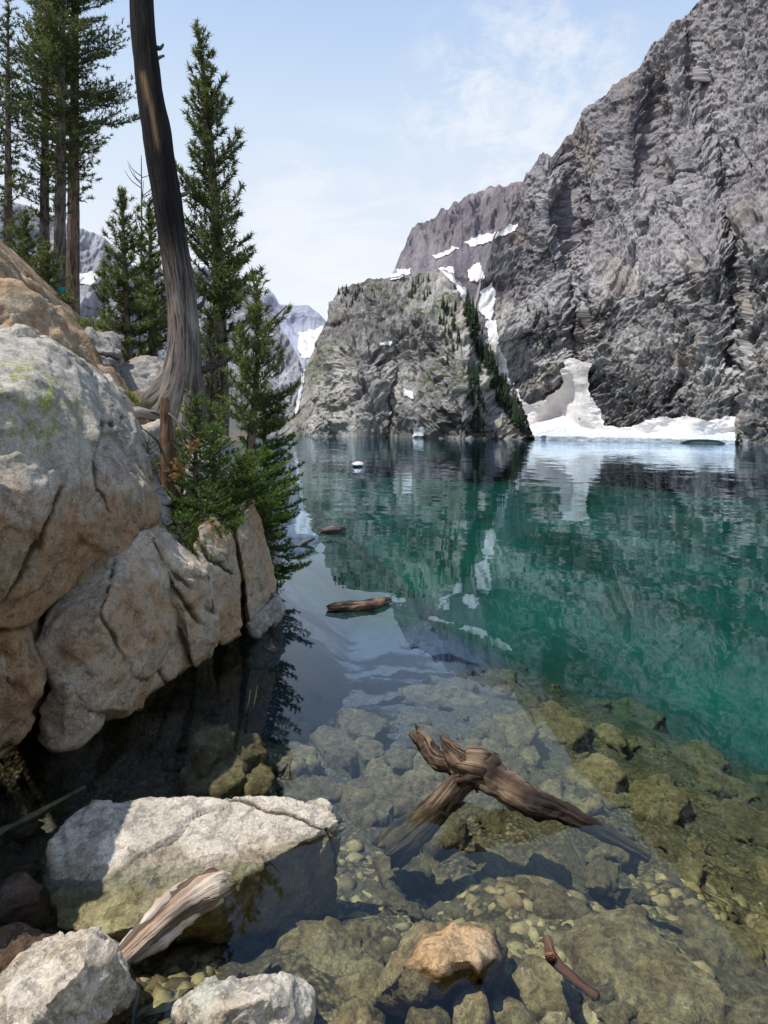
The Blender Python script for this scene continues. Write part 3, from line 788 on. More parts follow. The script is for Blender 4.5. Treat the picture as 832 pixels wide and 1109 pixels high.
def rock_mesh(name, hulls, voxel, smooth_it=4, amp=.03, freq=1.6, seed=0, cracks=(), pits=.4):
    bm = bmesh.new()
    for pts in hulls:
        vs = [bm.verts.new([float(c) for c in p]) for p in pts]
        r = bmesh.ops.convex_hull(bm, input=vs)
        dead = [v for v in vs if v.is_valid and not v.link_faces]
        if dead: bmesh.ops.delete(bm, geom=dead, context='VERTS')
    bmesh.ops.recalc_face_normals(bm, faces=bm.faces)
    me = bpy.data.meshes.new('tmp'); bm.to_mesh(me); bm.free()
    o = bpy.data.objects.new('tmp', me); COL.objects.link(o)
    md = o.modifiers.new('r', 'REMESH'); md.mode = 'VOXEL'; md.voxel_size = voxel; md.use_smooth_shade = True
    d = bpy.context.evaluated_depsgraph_get()
    out = bpy.data.meshes.new_from_object(o.evaluated_get(d)); out.name = name
    bpy.data.objects.remove(o); bpy.data.meshes.remove(me)
    V, E = np_mesh_from(out)
    cnt = np.bincount(E.ravel(), minlength=len(V)).astype(float)[:, None]
    for _ in range(smooth_it):
        s = np.zeros_like(V)
        for k in range(3):
            s[:, k] = np.bincount(E[:, 0], V[E[:, 1], k], len(V)) + np.bincount(E[:, 1], V[E[:, 0], k], len(V))
        V = V * .4 + .6 * s / cnt
    out.vertices.foreach_set('co', V.ravel().astype(np.float32)); out.update()
    N = np.empty(len(V) * 3); out.vertices.foreach_get('normal', N); N = N.reshape(-1, 3)
    q = V + seed * 7.31
    # planar chips: the rock breaks along flat joints
    st = fbm(q * freq, 4, .5)
    wq = q * freq + np.stack([perlin(q * freq * 1.3), perlin(q * freq * 1.3 + 31), perlin(q * freq * 1.3 + 57)], -1) * .35
    f1, b1 = facet(wq * 1.1); f2, b2 = facet(wq * 3.0)
    rg = ridged(q * freq * 3.1, 4, .55)
    cg = crags(q * freq * 1.5, 6, H=.8)
    d = st * amp * .35 + f1 * amp * 1.5 + f2 * amp * .7 + cg * amp * .95 + fbm(q * freq * 9, 3) * amp * .14
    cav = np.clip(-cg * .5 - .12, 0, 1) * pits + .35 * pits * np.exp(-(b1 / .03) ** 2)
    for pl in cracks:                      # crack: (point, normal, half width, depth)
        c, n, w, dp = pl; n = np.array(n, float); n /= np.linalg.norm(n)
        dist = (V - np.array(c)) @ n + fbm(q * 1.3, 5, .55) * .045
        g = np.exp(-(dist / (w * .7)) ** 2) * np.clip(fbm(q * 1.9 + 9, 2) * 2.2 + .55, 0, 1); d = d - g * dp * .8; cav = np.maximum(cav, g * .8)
    V = V + N * d[:, None]
    out.vertices.foreach_set('co', V.ravel().astype(np.float32))
    at = out.attributes.new('cav', 'FLOAT', 'POINT'); at.data.foreach_set('value', cav.astype(np.float32))
    out.polygons.foreach_set('use_smooth', np.ones(len(out.polygons), bool)); out.update()
    return out

def boulder(label, hulls, mat, voxel=.03, amp=.035, freq=1.4, sm_it=4, seed=0, cracks=(), name='boulder', cat='boulder', group=None):
    hulls = [[np.array(p, float) for p in h] for h in hulls]
    me = rock_mesh(name, hulls, voxel, sm_it, amp, freq, seed, cracks)
    return tag(link(name, me, mat), label, cat, group)

def deepen(front, dy, dx=0., s=.85):
    """front outline points -> add a back copy so that the hull has thickness"""
    c = np.mean(front, 0)
    return front + [c + (p - c) * s + np.array([dx, dy, 0]) for p in front]

def hullpx(pts, dy=1.2, dx=-.3, s=.85):
    return deepen([P(*p) for p in pts], dy, dx, s)

# big lichened boulder
b1 = [P(*p) for p in [(-90, 400, 3.7), (20, 420, 4.0), (-90, 560, 3.4), (20, 560, 3.75), (-90, 690, 3.5), (20, 684, 3.95), (42, 668, 4.1), (122, 602, 4.75), (159, 565, 5.15), (155, 548, 5.1), (148, 535, 5.0), (126, 484, 5.0), (107, 440, 4.95), (86, 400, 4.95), (62, 370, 5.0), (28, 354, 5.1), (-60, 350, 4.9), (-200, 420, 4.2), (90, 520, 4.35), (60, 440, 4.25)]]
b1 += [np.array(p) + np.array([-.4, 1.9, -.1]) for p in b1[6:17]]
A = P(75, 520, 4.4)
boulder('largest boulder, grey on top and orange brown below, with yellow green lichen', [b1], M['boulder'], .022, .034, 1.2, 3, 1,
        [(A, (.9, .25, -.38), .018, .045), (P(120, 560, 4.8), (.9, .3, .25), .015, .04)])
boulder('dark boulder in the crevice under the lichened boulder at the left edge', [hullpx([(-80, 690, 3.7), (20, 690, 4.0), (36, 730, 4.0), (30, 790, 4.05), (0, 815, 4.0), (-80, 830, 3.6)], 1.2)], M['boulder'], .03, .05, 1.3, 5, 2)
# front block
b2 = [P(*p) for p in [(152, 574, 5.0), (120, 602, 4.75), (52, 655, 4.35), (39, 692, 4.25), (58, 742, 4.15), (100, 770, 4.25), (142, 772, 4.55), (142, 735, 4.5), (186, 624, 5.1), (160, 582, 5.05), (198, 660, 5.3), (110, 660, 4.25), (140, 640, 4.6)]]
b2 += [p + np.array([-.2, 1.3, -.1]) for p in b2[:3]] + [PZ(90, 800, -.4), PZ(140, 790, -.4) + np.array([0, .5, 0]), PZ(50, 800, -.3) + np.array([-.2, .5, 0])]
b2b = [P(*p) for p in [(142, 640, 4.75), (142, 756, 4.75), (158, 750, 4.9), (205, 719, 5.35), (199, 660, 5.4), (186, 628, 5.3), (150, 600, 5.1)]]
b2b += [p + np.array([-.1, .9, 0]) for p in b2b] + [PZ(160, 752, -.4) + np.array([0, .4, 0]), PZ(205, 722, -.4) + np.array([0, .4, 0])]
boulder('large tan angular block leaning below the lichened boulder', [b2, b2b], M['block'], .024, .020, 1.5, 1, 3, [(P(112, 660, 4.3), (.95, .1, .3), .012, .03)])
boulder('tan knob of rock at the water, foot of the large tan block', [hullpx([(58, 735, 4.2), (42, 768, 4.2), (40, 796, 4.25), (60, 812, 4.25), (82, 815, 4.3), (103, 796, 4.35), (96, 765, 4.2), (75, 745, 4.1)], .8, -.1) + [PZ(80, 820, -.3)]], M['block'], .02, .018, 1.8, 2, 4)
# columns of the rock knob
boulder('narrow cracked slab of rock next to the large tan block', [hullpx([(160, 578, 5.1), (176, 590, 5.1), (190, 611, 5.15), (212, 617, 5.3), (224, 624, 5.4), (231, 652, 5.4), (239, 692, 5.5), (209, 721, 5.25), (204, 690, 5.15), (199, 655, 5.1)], 1.0, -.2) + [PZ(215, 725, -.3)]], M['block'], .018, .016, 2., 1, 5,
        [(P(205, 640, 5.4), (.85, 0, .5), .02, .06), (P(190, 600, 5.4), (.8, 0, .55), .02, .05)])
boulder('tall tan column of rock under the fir shrub', [hullpx([(212, 592, 5.75), (217, 568, 5.95), (232, 560, 6.1), (256, 590, 6.2), (260, 625, 6.2), (264, 678, 6.25), (240, 696, 5.95), (231, 650, 5.8), (222, 616, 5.7)], 1.3, -.3) + [PZ(250, 695, -.3)]], M['block'], .018, .018, 1.9, 1, 6,
        [(P(245, 610, 6.1), (.8, 0, .6), .018, .05)])
boulder('smooth tan rock column at the outer corner of the knob', [hullpx([(256, 576, 6.3), (265, 553, 6.45), (276, 543, 6.6), (288, 575, 6.75), (295, 610, 6.8), (299, 642, 6.8), (285, 660, 6.65), (270, 674, 6.35), (265, 625, 6.25)], 1.2, -.4) + [PZ(285, 668, -.3)]], M['block'], .018, .018, 1.7, 2, 7)
boulder('low grey boulder at the tip of the knob in the water', [hullpx([(268, 676, 6.45), (284, 660, 6.6), (299, 645, 6.8), (308, 662, 6.95), (300, 676, 6.85), (276, 690, 6.55)], .8, -.2) + [PZ(290, 685, -.3) + np.array([0, .2, 0])]], M['bank'], .02, .025, 2.2, 4, 8)
# rocks of the bank above
boulder('brown boulder behind and above the lichened boulder', [hullpx([(-60, 294, 6.4), (8, 308, 6.8), (40, 322, 6.9), (68, 350, 6.9), (80, 375, 6.9), (82, 410, 6.7), (60, 420, 6.5), (-60, 420, 6.0)], 1.8, -.6)], M['block'], .035, .06, 1.2, 4, 9)
boulder('white sunlit rock beside the broken stump', [hullpx([(128, 505, 6.6), (150, 468, 6.8), (176, 460, 7.0), (180, 490, 7.0), (176, 530, 6.9), (140, 536, 6.6)], .8, -.2)], M['pale'], .022, .035, 1.8, 4, 10)
boulder('grey boulder behind the fir shrub', [hullpx([(212, 500, 7.2), (226, 474, 7.4), (244, 470, 7.6), (258, 495, 7.7), (262, 545, 7.5), (250, 575, 7.1), (205, 570, 6.7), (196, 530, 6.8)], .9, -.3)], M['bank'], .025, .035, 1.8, 4, 11)
boulder('small rounded stone in the hollow under the fir shrub', [hullpx([(160, 556, 5.9), (170, 547, 5.95), (184, 552, 6.0), (188, 568, 6.0), (178, 574, 5.9), (163, 571, 5.85)], .35, -.1)], M['bank'], .014, .015, 3, 5, 12, cat='stone')
boulder('dark layered boulder on the slope left of the dead tree', [hullpx([(78, 372, 9.2), (92, 352, 9.5), (120, 360, 9.7), (128, 385, 9.6), (118, 402, 9.3), (88, 398, 9.1)], 1., -.3)], M['bank'], .03, .05, 1.6, 3, 13, [(P(100, 378, 9.2), (.1, .2, 1), .03, .06)])
boulder('tan wedge of rock under the dark layered boulder', [hullpx([(82, 392, 8.5), (100, 400, 8.6), (108, 414, 8.5), (92, 424, 8.3), (78, 415, 8.2)], .7, -.2)], M['block'], .025, .03, 2, 4, 14)
boulder('flat grey slab on the dirt slope near the dry grass', [hullpx([(100, 425, 8.0), (118, 416, 8.3), (135, 424, 8.4), (132, 440, 8.2), (110, 440, 7.9)], .5, -.1)], M['bank'], .02, .025, 2.2, 3, 15, cat='stone')
boulder('small brown stone on the dirt above the white rock', [hullpx([(112, 462, 7.2), (124, 455, 7.3), (136, 462, 7.4), (132, 474, 7.2), (116, 475, 7.1)], .3, -.1)], M['brownrock'], .014, .015, 3, 4, 16, cat='stone')
boulder('low grey rock at the foot of the white rock', [hullpx([(142, 520, 6.1), (160, 510, 6.3), (182, 522, 6.4), (186, 545, 6.2), (160, 552, 6.0), (146, 542, 6.0)], .5, -.1)], M['bank'], .018, .025, 2.3, 4, 17)
boulder('pale ledge of rock behind the dead tree base', [hullpx([(120, 400, 10.2), (150, 385, 10.6), (190, 395, 10.8), (200, 425, 10.2), (150, 432, 9.8), (118, 420, 9.8)], .9, -.2)], M['bank'], .03, .04, 1.8, 4, 18)
boulder('shaded rock on the bank beneath the young pine', [hullpx([(245, 500, 8.6), (272, 512, 8.8), (292, 545, 8.8), (300, 600, 8.6), (290, 640, 8.4), (255, 600, 8.0)], 1.2, -.5) + [PZ(300, 640, -.3)]], M['bank'], .03, .04, 1.6, 4, 19)

# the slab in the shallows
sl = [PZ(56, 908, .07), PZ(84, 872, .10), PZ(165, 866, .11), PZ(240, 863, .12), PZ(300, 860, .115), PZ(354, 870, .09), PZ(369, 888, .05), PZ(364, 898, 0.01), PZ(330, 906, .02), PZ(250, 920, .025), PZ(140, 927, .02), PZ(56, 928, .015),
      PZ(247, 962, -.05), PZ(190, 992, -.07), PZ(110, 1014, -.09), PZ(60, 1008, -.09), PZ(50, 950, -.04)]
sl += [np.array([p[0], p[1] + .05, -.6]) for p in sl[1:7]] + [PZ(250, 958, -.6)]
boulder('wide flat grey slab breaking the surface in the shallows', [sl], M['pale'], .012, .016, 2.4, 2, 20, [(PZ(345, 885, .1), (.3, 1, .3), .012, .02)], cat='rock')
r2 = [PZ(-30, 1105, .25), PZ(30, 1052, .33), PZ(62, 1028, .36), PZ(98, 1014, .33), PZ(126, 1028, .24), PZ(145, 1048, .16), PZ(147, 1075, .08), PZ(112, 1108, .05), PZ(60, 1140, .12), PZ(95, 1045, .33), PZ(60, 1080, .33), PZ(-30, 1180, .2)]
r2 += [PZ(150, 1090, -.3), PZ(60, 1180, -.3), PZ(-30, 1200, -.3), PZ(40, 1030, -.3), PZ(120, 1020, -.3), PZ(-40, 1080, -.3)]
boulder('pale rough rock in the bottom left corner', [r2], M['pale'], .010, .020, 3., 2, 21, cat='rock')
r3 = [PZ(192, 1092, .10), PZ(204, 1082, .17), PZ(235, 1069, .20), PZ(280, 1058, .22), PZ(318, 1060, .19), PZ(338, 1078, .10), PZ(335, 1105, .07), PZ(300, 1140, .10), PZ(215, 1140, .10), PZ(290, 1078, .24), PZ(250, 1095, .23), PZ(310, 1090, .21)]
r3 += [PZ(335, 1120, -.3), PZ(215, 1150, -.3), PZ(200, 1095, -.3), PZ(330, 1075, -.3)]
boulder('cream coloured rock at the bottom edge left of centre', [r3], M['pale'], .009, .016, 3.4, 2, 22, cat='rock')
shade_rock = [np.array(p) for p in [(-1.66, 2.4, -.3), (-2.2, 3.8, -.3), (-1.66, 2.5, .85), (-1.72, 2.75, 1.1), (-1.82, 3.1, 1.42), (-2.2, 3.6, 2.2), (-4.2, 2.2, 1.6), (-4.2, 4.1, 2.2), (-4., 2., -.3), (-4, 4, -.3)]]  # unseen boulder, added to cast the shadow edge across the slab
boulder('tall unseen boulder added beyond the left edge to shade the slab', [shade_rock], M['boulder'], .04, .03, 1.3, 1, 25)
boulder('dark wet rock at the left edge in the shadow', [[PZ(-30, 1010, .06), PZ(25, 1005, .08), PZ(70, 1015, .03), PZ(72, 1045, .0), PZ(40, 1075, -.03), PZ(-30, 1080, 0), PZ(60, 1090, -.3), PZ(-30, 1090, -.3), PZ(0, 1000, -.3), PZ(80, 1010, -.3)]], M['shadewet'], .014, .02, 2.6, 4, 23, cat='rock')
boulder('dark wet stone touching the left end of the slab', [[PZ(-20, 960, .0), PZ(30, 950, .02), PZ(50, 965, -.02), PZ(45, 1000, -.05), PZ(-20, 1000, 0), PZ(40, 1010, -.4), PZ(-30, 1010, -.4), PZ(0, 945, -.4)]], M['shadewet'], .016, .02, 2.6, 4, 24, cat='rock')

# submerged rocks drawn from the picture: (outline px,py at the top surface, label)
def sub_rock(label, pts, lift, mat='wetrock', amp=.02, seed=0, grp='rocks on the lake bed', voxel=.016, dry=None):
    c = np.mean(np.array(pts), 0); b = bed_hit(*c); zt = dry if dry is not None else b[2] + lift
    top = [PZ(x, y, zt + (.0 if k % 2 else .03)) for k, (x, y) in enumerate(pts)]
    cen = np.mean(top, 0); low = [cen + (p - cen) * 1.22 - np.array([0, 0, zt - b[2] + .15]) for p in top]
    topi = [cen + (p - cen) * .7 + np.array([0, 0, .02]) for p in top]
    return boulder(label, [top + low + topi], M[mat], voxel, amp, 2.6, 1, seed, name='submerged_rock', cat='rock', group=grp)
br = [PZ(434, 1046, .0), PZ(456, 1010, .03), PZ(490, 1000, .05), PZ(530, 1013, .03), PZ(541, 1038, .0), PZ(520, 1040, .04), PZ(475, 1046, .05), PZ(470, 1022, .07),
      PZ(415, 1068, -.10), PZ(460, 1085, -.10), PZ(520, 1062, -.10), PZ(548, 1045, -.10), PZ(400, 1092, -.28), PZ(540, 1075, -.35), PZ(470, 1100, -.3), PZ(440, 1010, -.35), PZ(540, 1010, -.35)]
boulder('brown rock whose orange top breaks the surface at the bottom', [br], M['brownrock'], .012, .016, 3., 1, 40, name='submerged_rock', cat='rock', group='rocks on the lake bed')
SUB = [
 ('big flat ribbed slab under water at the lower right', [(608, 1005), (645, 985), (690, 983), (740, 1030), (785, 1080), (780, 1112), (700, 1112), (660, 1070)], .10, 'wetrock', None),
 ('angular olive rock under water beside the brown stick', [(552, 1060), (575, 1032), (605, 1036), (625, 1060), (615, 1090), (570, 1095)], .12, 'wetrock', None),
 ('small upright brown stone at the bottom edge', [(487, 1082), (497, 1064), (515, 1062), (530, 1082), (525, 1112), (490, 1112)], .22, 'brownrock', None),
 ('rounded stone at the bottom edge, left of the upright brown stone', [(440, 1095), (452, 1078), (475, 1078), (488, 1100), (480, 1118), (445, 1118)], .18, 'wetrock', None),
 ('olive stone at the bottom edge, right of the upright brown stone', [(525, 1090), (540, 1078), (565, 1085), (590, 1110), (570, 1122), (530, 1120)], .15, 'wetrock', None),
 ('flat tan stone at the bottom edge beside the cream rock', [(345, 1105), (360, 1092), (400, 1094), (418, 1106), (400, 1120), (350, 1120)], .2, 'brownrock', None),
 ('dark slab under water right of the torn driftwood', [(300, 1000), (330, 992), (365, 1000), (390, 1020), (385, 1052), (345, 1062), (305, 1050)], .05, 'wetrock', None),
 ('wide brown slab under water left of the brown orange topped rock', [(365, 1065), (390, 1040), (430, 1048), (445, 1070), (420, 1092), (380, 1088)], .04, 'wetrock', None),
 ('small white stone at the bottom edge by the ribbed slab', [(582, 1104), (600, 1098), (620, 1102), (625, 1115), (590, 1116)], .18, 'pale', None),
 ('olive rock under water below the driftwood tail', [(570, 935), (590, 920), (620, 940), (622, 962), (600, 970), (575, 955)], .12, 'wetrock', None),
 ('long low slab under water near the ribbed slab', [(560, 950), (590, 955), (640, 985), (620, 998), (580, 985)], .1, 'wetrock', None),
 ('pale green sunken rock at the shelf, first beyond the slab', [(285, 815), (310, 803), (340, 808), (346, 825), (320, 832), (288, 830)], .2, 'wetrock', None),
 ('leftmost of the far sunken rocks beside the yellow rocks', [(292, 792), (310, 780), (335, 786), (330, 800), (300, 802)], .2, 'wetrock', None),
 ('small sunken rock at the far end of the rock group', [(325, 776), (345, 767), (365, 772), (362, 784), (335, 786)], .22, 'wetrock', None),
 ('largest wedge shaped sunken rock of the far group', [(365, 770), (380, 762), (405, 772), (420, 786), (405, 797), (370, 790)], .3, 'wetrock', None),
 ('oblong sunken rock in the centre of the far group', [(335, 795), (350, 784), (375, 794), (390, 810), (380, 823), (350, 812)], .25, 'wetrock', None),
 ('small square sunken rock in the middle of the far group', [(378, 806), (395, 798), (415, 804), (418, 818), (395, 822)], .22, 'wetrock', None),
 ('rounded sunken rock right of the small square one', [(416, 815), (435, 806), (450, 815), (446, 830), (425, 832)], .2, 'wetrock', None),
 ('flat sunken slab just beyond the big grey slab', [(300, 850), (330, 838), (365, 845), (372, 862), (340, 866), (305, 862)], .12, 'wetrock', None),
 ('sunken slab between grey slab and forked driftwood', [(370, 850), (400, 838), (428, 852), (425, 880), (400, 890), (372, 872)], .1, 'wetrock', None),
 ('pale green rock under water below the driftwood fork', [(455, 895), (475, 880), (502, 890), (500, 912), (470, 918)], .12, 'wetrock', None),
 ('flat olive rock under water in front of the sawn limb', [(405, 930), (440, 922), (465, 935), (462, 958), (420, 962)], .08, 'wetrock', None),
 ('yellow green rock in the sunlit shallow, nearest the slab', [(196, 835), (215, 818), (255, 815), (270, 838), (240, 858), (205, 858)], .50, 'wetrock', None),
 ('yellow green flat rock behind the nearest yellow one', [(205, 800), (225, 785), (250, 784), (246, 800), (222, 812)], .62, 'wetrock', None),
 ('yellow green round rock beside the sunken twig', [(236, 803), (255, 790), (285, 795), (290, 812), (262, 822)], .6, 'wetrock', None),
 ('yellow green rock at the edge of the boulder shadow', [(262, 840), (282, 830), (296, 842), (290, 858), (268, 860)], .42, 'wetrock', None),
 ('olive ledge in the green water right of the driftwood tip', [(640, 765), (680, 755), (720, 775), (700, 795), (650, 785)], .4, 'wetrock', None),
 ('long dark ledge in the green water above the driftwood', [(560, 770), (600, 760), (640, 785), (620, 805), (575, 795)], .35, 'wetrock', None),
 ('olive block under green water near the right edge', [(760, 870), (800, 862), (840, 885), (835, 915), (780, 905)], .25, 'wetrock', None),
 ('broad olive ledge under green water right of the driftwood tail', [(680, 850), (720, 838), (750, 860), (735, 885), (690, 882)], .25, 'wetrock', None),
 ('olive ledge under green water above the driftwood tail', [(610, 830), (650, 815), (680, 835), (665, 855), (620, 850)], .25, 'wetrock', None),
 ('sunken block in green water just above the right hand ledges', [(720, 810), (760, 800), (790, 825), (765, 845), (730, 835)], .35, 'wetrock', None),
 ('dark olive rock under water at the right edge', [(790, 1000), (830, 990), (860, 1020), (840, 1050), (800, 1040)], .15, 'wetrock', None),
 ('slab under water at the lower right behind the ribbed slab', [(705, 1000), (760, 985), (820, 1020), (832, 1050), (780, 1060)], .06, 'wetrock', None),
 ('lower right corner rock under water', [(790, 1095), (825, 1080), (860, 1095), (850, 1125), (800, 1125)], .12, 'wetrock', None),
]
for k, (lab, pts, lift, mt, dry) in enumerate(SUB):
    sub_rock(lab, pts, lift, mt, .018, 40 + k, dry=dry)

# loose stones scattered over the bed
protos = []
for k in range(9):
    r = np.random.default_rng(100 + k)
    pts = r.normal(size=(14, 3)); pts /= np.linalg.norm(pts, axis=1)[:, None]; pts *= np.array([1, r.uniform(.6, .95), r.uniform(.28, .5)]) * .5
    protos.append(rock_mesh('bed_stone', [list(pts[:10])], .035, 1, .045, 2.2, k))
for me in protos: me.materials.append(M['wetrock'])
r = np.random.default_rng(21); placed = 0
STONE = {0: 'olive brown stone lying loose on the lake bed', 1: 'sunken stone in the deep green water of the shelf'}
while placed < 285:
    if placed < 120: px, py = r.uniform(430, 870), 1000 - 330 * r.uniform(0, 1) ** .8
    elif placed < 175: px, py = r.uniform(150, 560), r.uniform(745, 900)
    elif placed < 215: px, py = r.uniform(-20, 290), r.uniform(700, 1109)
    else: px, py = r.uniform(180, 860), r.uniform(900, 1130)
    b = bed_hit(px, py)
    if b[2] > -.12 or b[2] < -4.5: continue
    far = b[1] / 4.
    s = min(r.lognormal(-2.1, .5) * (1 + .55 * far), .75)
    if py < 900 and placed < 120: s *= 1.35
    s = min(s, max(.05, -b[2] * .9))
    o = bpy.data.objects.new('bed_stone', protos[placed % 9]); COL.objects.link(o)
    o.location = (b[0], b[1], b[2] + s * .08); o.scale = (s * r.uniform(.9, 1.5), s, s * r.uniform(.7, 1.1))
    o.rotation_euler = (r.uniform(-.3, .3), r.uniform(-.3, .3), r.uniform(0, 6.28))
    tag(o, STONE[1 if py < 880 and px > 500 else 0], 'stone', 'loose stones in the deep green shelf' if py < 880 and px > 500 else 'loose stones scattered on the lake bed')
    placed += 1

def pebbles():
    r = np.random.default_rng(8)
    bm = bmesh.new(); bmesh.ops.create_icosphere(bm, subdivisions=1, radius=1.)
    bv = np.array([v.co for v in bm.verts]); bf = np.array([[v.index for v in f.verts] for f in bm.faces]); bm.free()
    n = 17000; VV, FF = [], []
    px = r.uniform(120, 860, n); py = r.uniform(880, 1130, n) ; k = 0
    for a, b in zip(px, py):
        u, v = uv(a, b); Y = 2.35 * F / (b - 469) ; x = u * Y; z = float(ground_z(x, Y))
        if z > -.08: continue
        if perlin(np.array([[x * 1.5, Y * 1.5, .5]]))[0] < -.12: continue
        s = min(r.lognormal(-4.45, .75), .055)
        V = bv * (1 + .25 * r.normal(size=(len(bv), 1))) * s * np.array([1.2, 1, .65])
        a_ = r.uniform(0, 6.3); c_, d_ = math.cos(a_), math.sin(a_)
        V = np.stack([V[:, 0] * c_ - V[:, 1] * d_, V[:, 0] * d_ + V[:, 1] * c_, V[:, 2]], -1) + np.array([x, Y, z + fbm(np.array([[x, Y, z]]) * 1.6, 4)[0] * .10 + .002])
        VV.append(V); FF.append(bf + k * len(bv)); k += 1
    me = mesh_np('gravel', np.concatenate(VV), None, np.concatenate(FF))
    m, nt, out = new_mat('gravel')
    isl = nt.add('ShaderNodeNewGeometry').outputs['Random Per Island']
    c = nt.mix(isl, (.12, .10, .07, 1), (.60, .54, .42, 1))
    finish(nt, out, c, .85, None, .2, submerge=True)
    tag(link('gravel', me, m), 'fine gravel on the lake bed between the rocks', 'gravel', kind='stuff')
pebbles()

# ------------------------------------------------------------------ wood
def crom(pts, n):
    pts = np.asarray(pts, float); m = len(pts)
    if m == 2: 
        t = np.linspace(0, 1, n)[:, None]; return pts[0] * (1 - t) + pts[1] * t
    t = np.linspace(0, m - 1, n); i = np.minimum(t.astype(int), m - 2); f = (t - i)[:, None]
    p0 = pts[np.maximum(i - 1, 0)]; p1 = pts[i]; p2 = pts[i + 1]; p3 = pts[np.minimum(i + 2, m - 1)]
    return .5 * (2 * p1 + (p2 - p0) * f + (2 * p0 - 5 * p1 + 4 * p2 - p3) * f ** 2 + (3 * p1 - p0 - 3 * p2 + p3) * f ** 3)

def tube(pts, rad, n=40, seg=20, rough=.12, seed=0., knots=2.5, twist=.6, flat=1., split_end=False):
    c = crom(pts, n); rr = np.interp(np.linspace(0, len(rad) - 1, n), np.arange(len(rad)), rad)
    tn = np.gradient(c, axis=0); tn /= np.linalg.norm(tn, axis=1)[:, None] + 1e-9
    ref = np.array([0, 0, 1.]) if abs(tn[0][2]) < .8 else np.array([1., 0, 0])
    a = np.cross(tn, ref); a /= np.linalg.norm(a, axis=1)[:, None]; b = np.cross(a, tn)
    L = np.concatenate([[0], np.cumsum(np.linalg.norm(np.diff(c, axis=0), axis=1))])
    th = np.linspace(0, 2 * math.pi, seg, endpoint=False)
    TH, LL = np.meshgrid(th, L); RR = np.repeat(rr[:, None], seg, 1)
    mr = max(np.mean(rad), 1e-3)
    q = np.stack([np.cos(TH + LL * twist) * 1.1, np.sin(TH + LL * twist) * 1.1, LL * .5 / mr * .18 + seed * 3.7], -1).reshape(-1, 3)
    d = ridged(q * 1.3, 3) * .5 + fbm(np.stack([np.cos(TH), np.sin(TH), LL / mr * .22 + seed], -1).reshape(-1, 3) * knots * .5, 3)
    RR = RR * (1 + rough * d.reshape(TH.shape))
    V = c[:, None] + a[:, None] * (np.cos(TH) * RR)[..., None] + b[:, None] * (np.sin(TH) * RR * flat)[..., None]
    if split_end:
        k = max(2, n // 8)
        for e, sgn in ((-1, 1), (0, -1)):
            w = np.linspace(0, 1, k) if e == -1 else np.linspace(1, 0, k)
            j = (perlin(np.stack([np.cos(th) * 2.2, np.sin(th) * 2.2, th * 0 + seed + e], -1)) + .2) * mr * 1.8
            if e == -1: V[-k:] += tn[-1] * (w[:, None, None] * j[None, :, None]) * sgn
            else: V[:k] += tn[0] * (w[:, None, None] * j[None, :, None]) * sgn
    G = np.stack([np.cos(TH) * mr * 1.0, np.sin(TH) * mr * 1.0, LL * .07 + seed], -1).reshape(-1, 3)
    i = np.arange(n * seg).reshape(n, seg); j = np.roll(i, -1, 1)
    Q = np.stack([i[:-1], j[:-1], j[1:], i[1:]], -1).reshape(-1, 4)[:, ::-1]
    V = V.reshape(-1, 3); nV = len(V)
    ends = np.stack([c[0] - tn[0] * rr[0] * .1, c[-1] + tn[-1] * rr[-1] * .1]); V = np.concatenate([V, ends]); G = np.concatenate([G, G[:1], G[-1:]])
    T = [[nV, i[0][k], j[0][k]] for k in range(seg)] + [[nV + 1, j[-1][k], i[-1][k]] for k in range(seg)]
    return V, Q, np.array(T), G

def join(parts):
    VV, QQ, TT, GG, k = [], [], [], [], 0
    for V, Q, T, G in parts:
        VV.append(V); QQ.append(Q + k); TT.append(T + k); GG.append(G); k += len(V)
    return np.concatenate(VV), np.concatenate(QQ), np.concatenate(TT), np.concatenate(GG)

def wood(name, parts, mat, parent=None, origin=None, streak=None):
    V, Q, T, G = join(parts)
    if origin is not None: V = V - np.asarray(origin)
    at = {'grain': G}
    if streak is not None: at['streak'] = streak(V + (np.asarray(origin) if origin is not None else 0), G)
    return link(name, mesh_np(name, V, Q, T, at), mat, parent)

# dead tree
TY = 8.5
base = P(190, 452, TY)
dead = empty('dead_tree', base); tag(dead, 'tall curved bare dead trunk, blackened above and grey at its flared base', 'dead tree')
tp = [(149, -140, 20), (151, -60, 23), (153, 0, 25), (160, 80, 28), (172, 160, 31), (184, 240, 32), (194, 303, 32), (199, 353, 34), (199, 388, 39), (194, 418, 48), (186, 442, 58), (180, 470, 70)]
pts = [P(x, y, TY + (.0 if y < 400 else .0)) for x, y, w in tp][::-1]; rad = [w * .46 / F * TY for x, y, w in tp][::-1]
roots = [tube([P(196, 392, TY - .03), P(180, 420, TY - .10), P(162, 438, TY - .18), P(148, 450, TY - .22)], [.15, .16, .12, .06], 24, 18, .2, 4.),
         tube([P(199, 385, TY + .05), P(200, 430, TY - .1), P(197, 470, TY - .2)], [.08, .14, .12], 20, 16, .2, 5.),
         tube([P(206, 395, TY), P(212, 435, TY), P(216, 470, TY + .05)], [.11, .12, .09], 20, 16, .2, 6.)]
def streak(V, G):
    s = np.zeros(len(V))
    for x, y0, y1, w in ((163, 82, 125, 3.), (171, 108, 172, 2.2)):
        z1, z0 = P(x, y0, TY)[2], P(x, y1, TY)[2]; xc = P(x, (y0 + y1) / 2, TY)[0]
        zz = (V[:, 2] - z0) / (z1 - z0)
        s = np.maximum(s, np.exp(-((V[:, 0] - (xc - (zz - .5) * .12)) / (w / F * TY)) ** 2) * np.clip(np.minimum(zz, 1 - zz) * 5, 0, 1) * (V[:, 1] < TY))
    return s
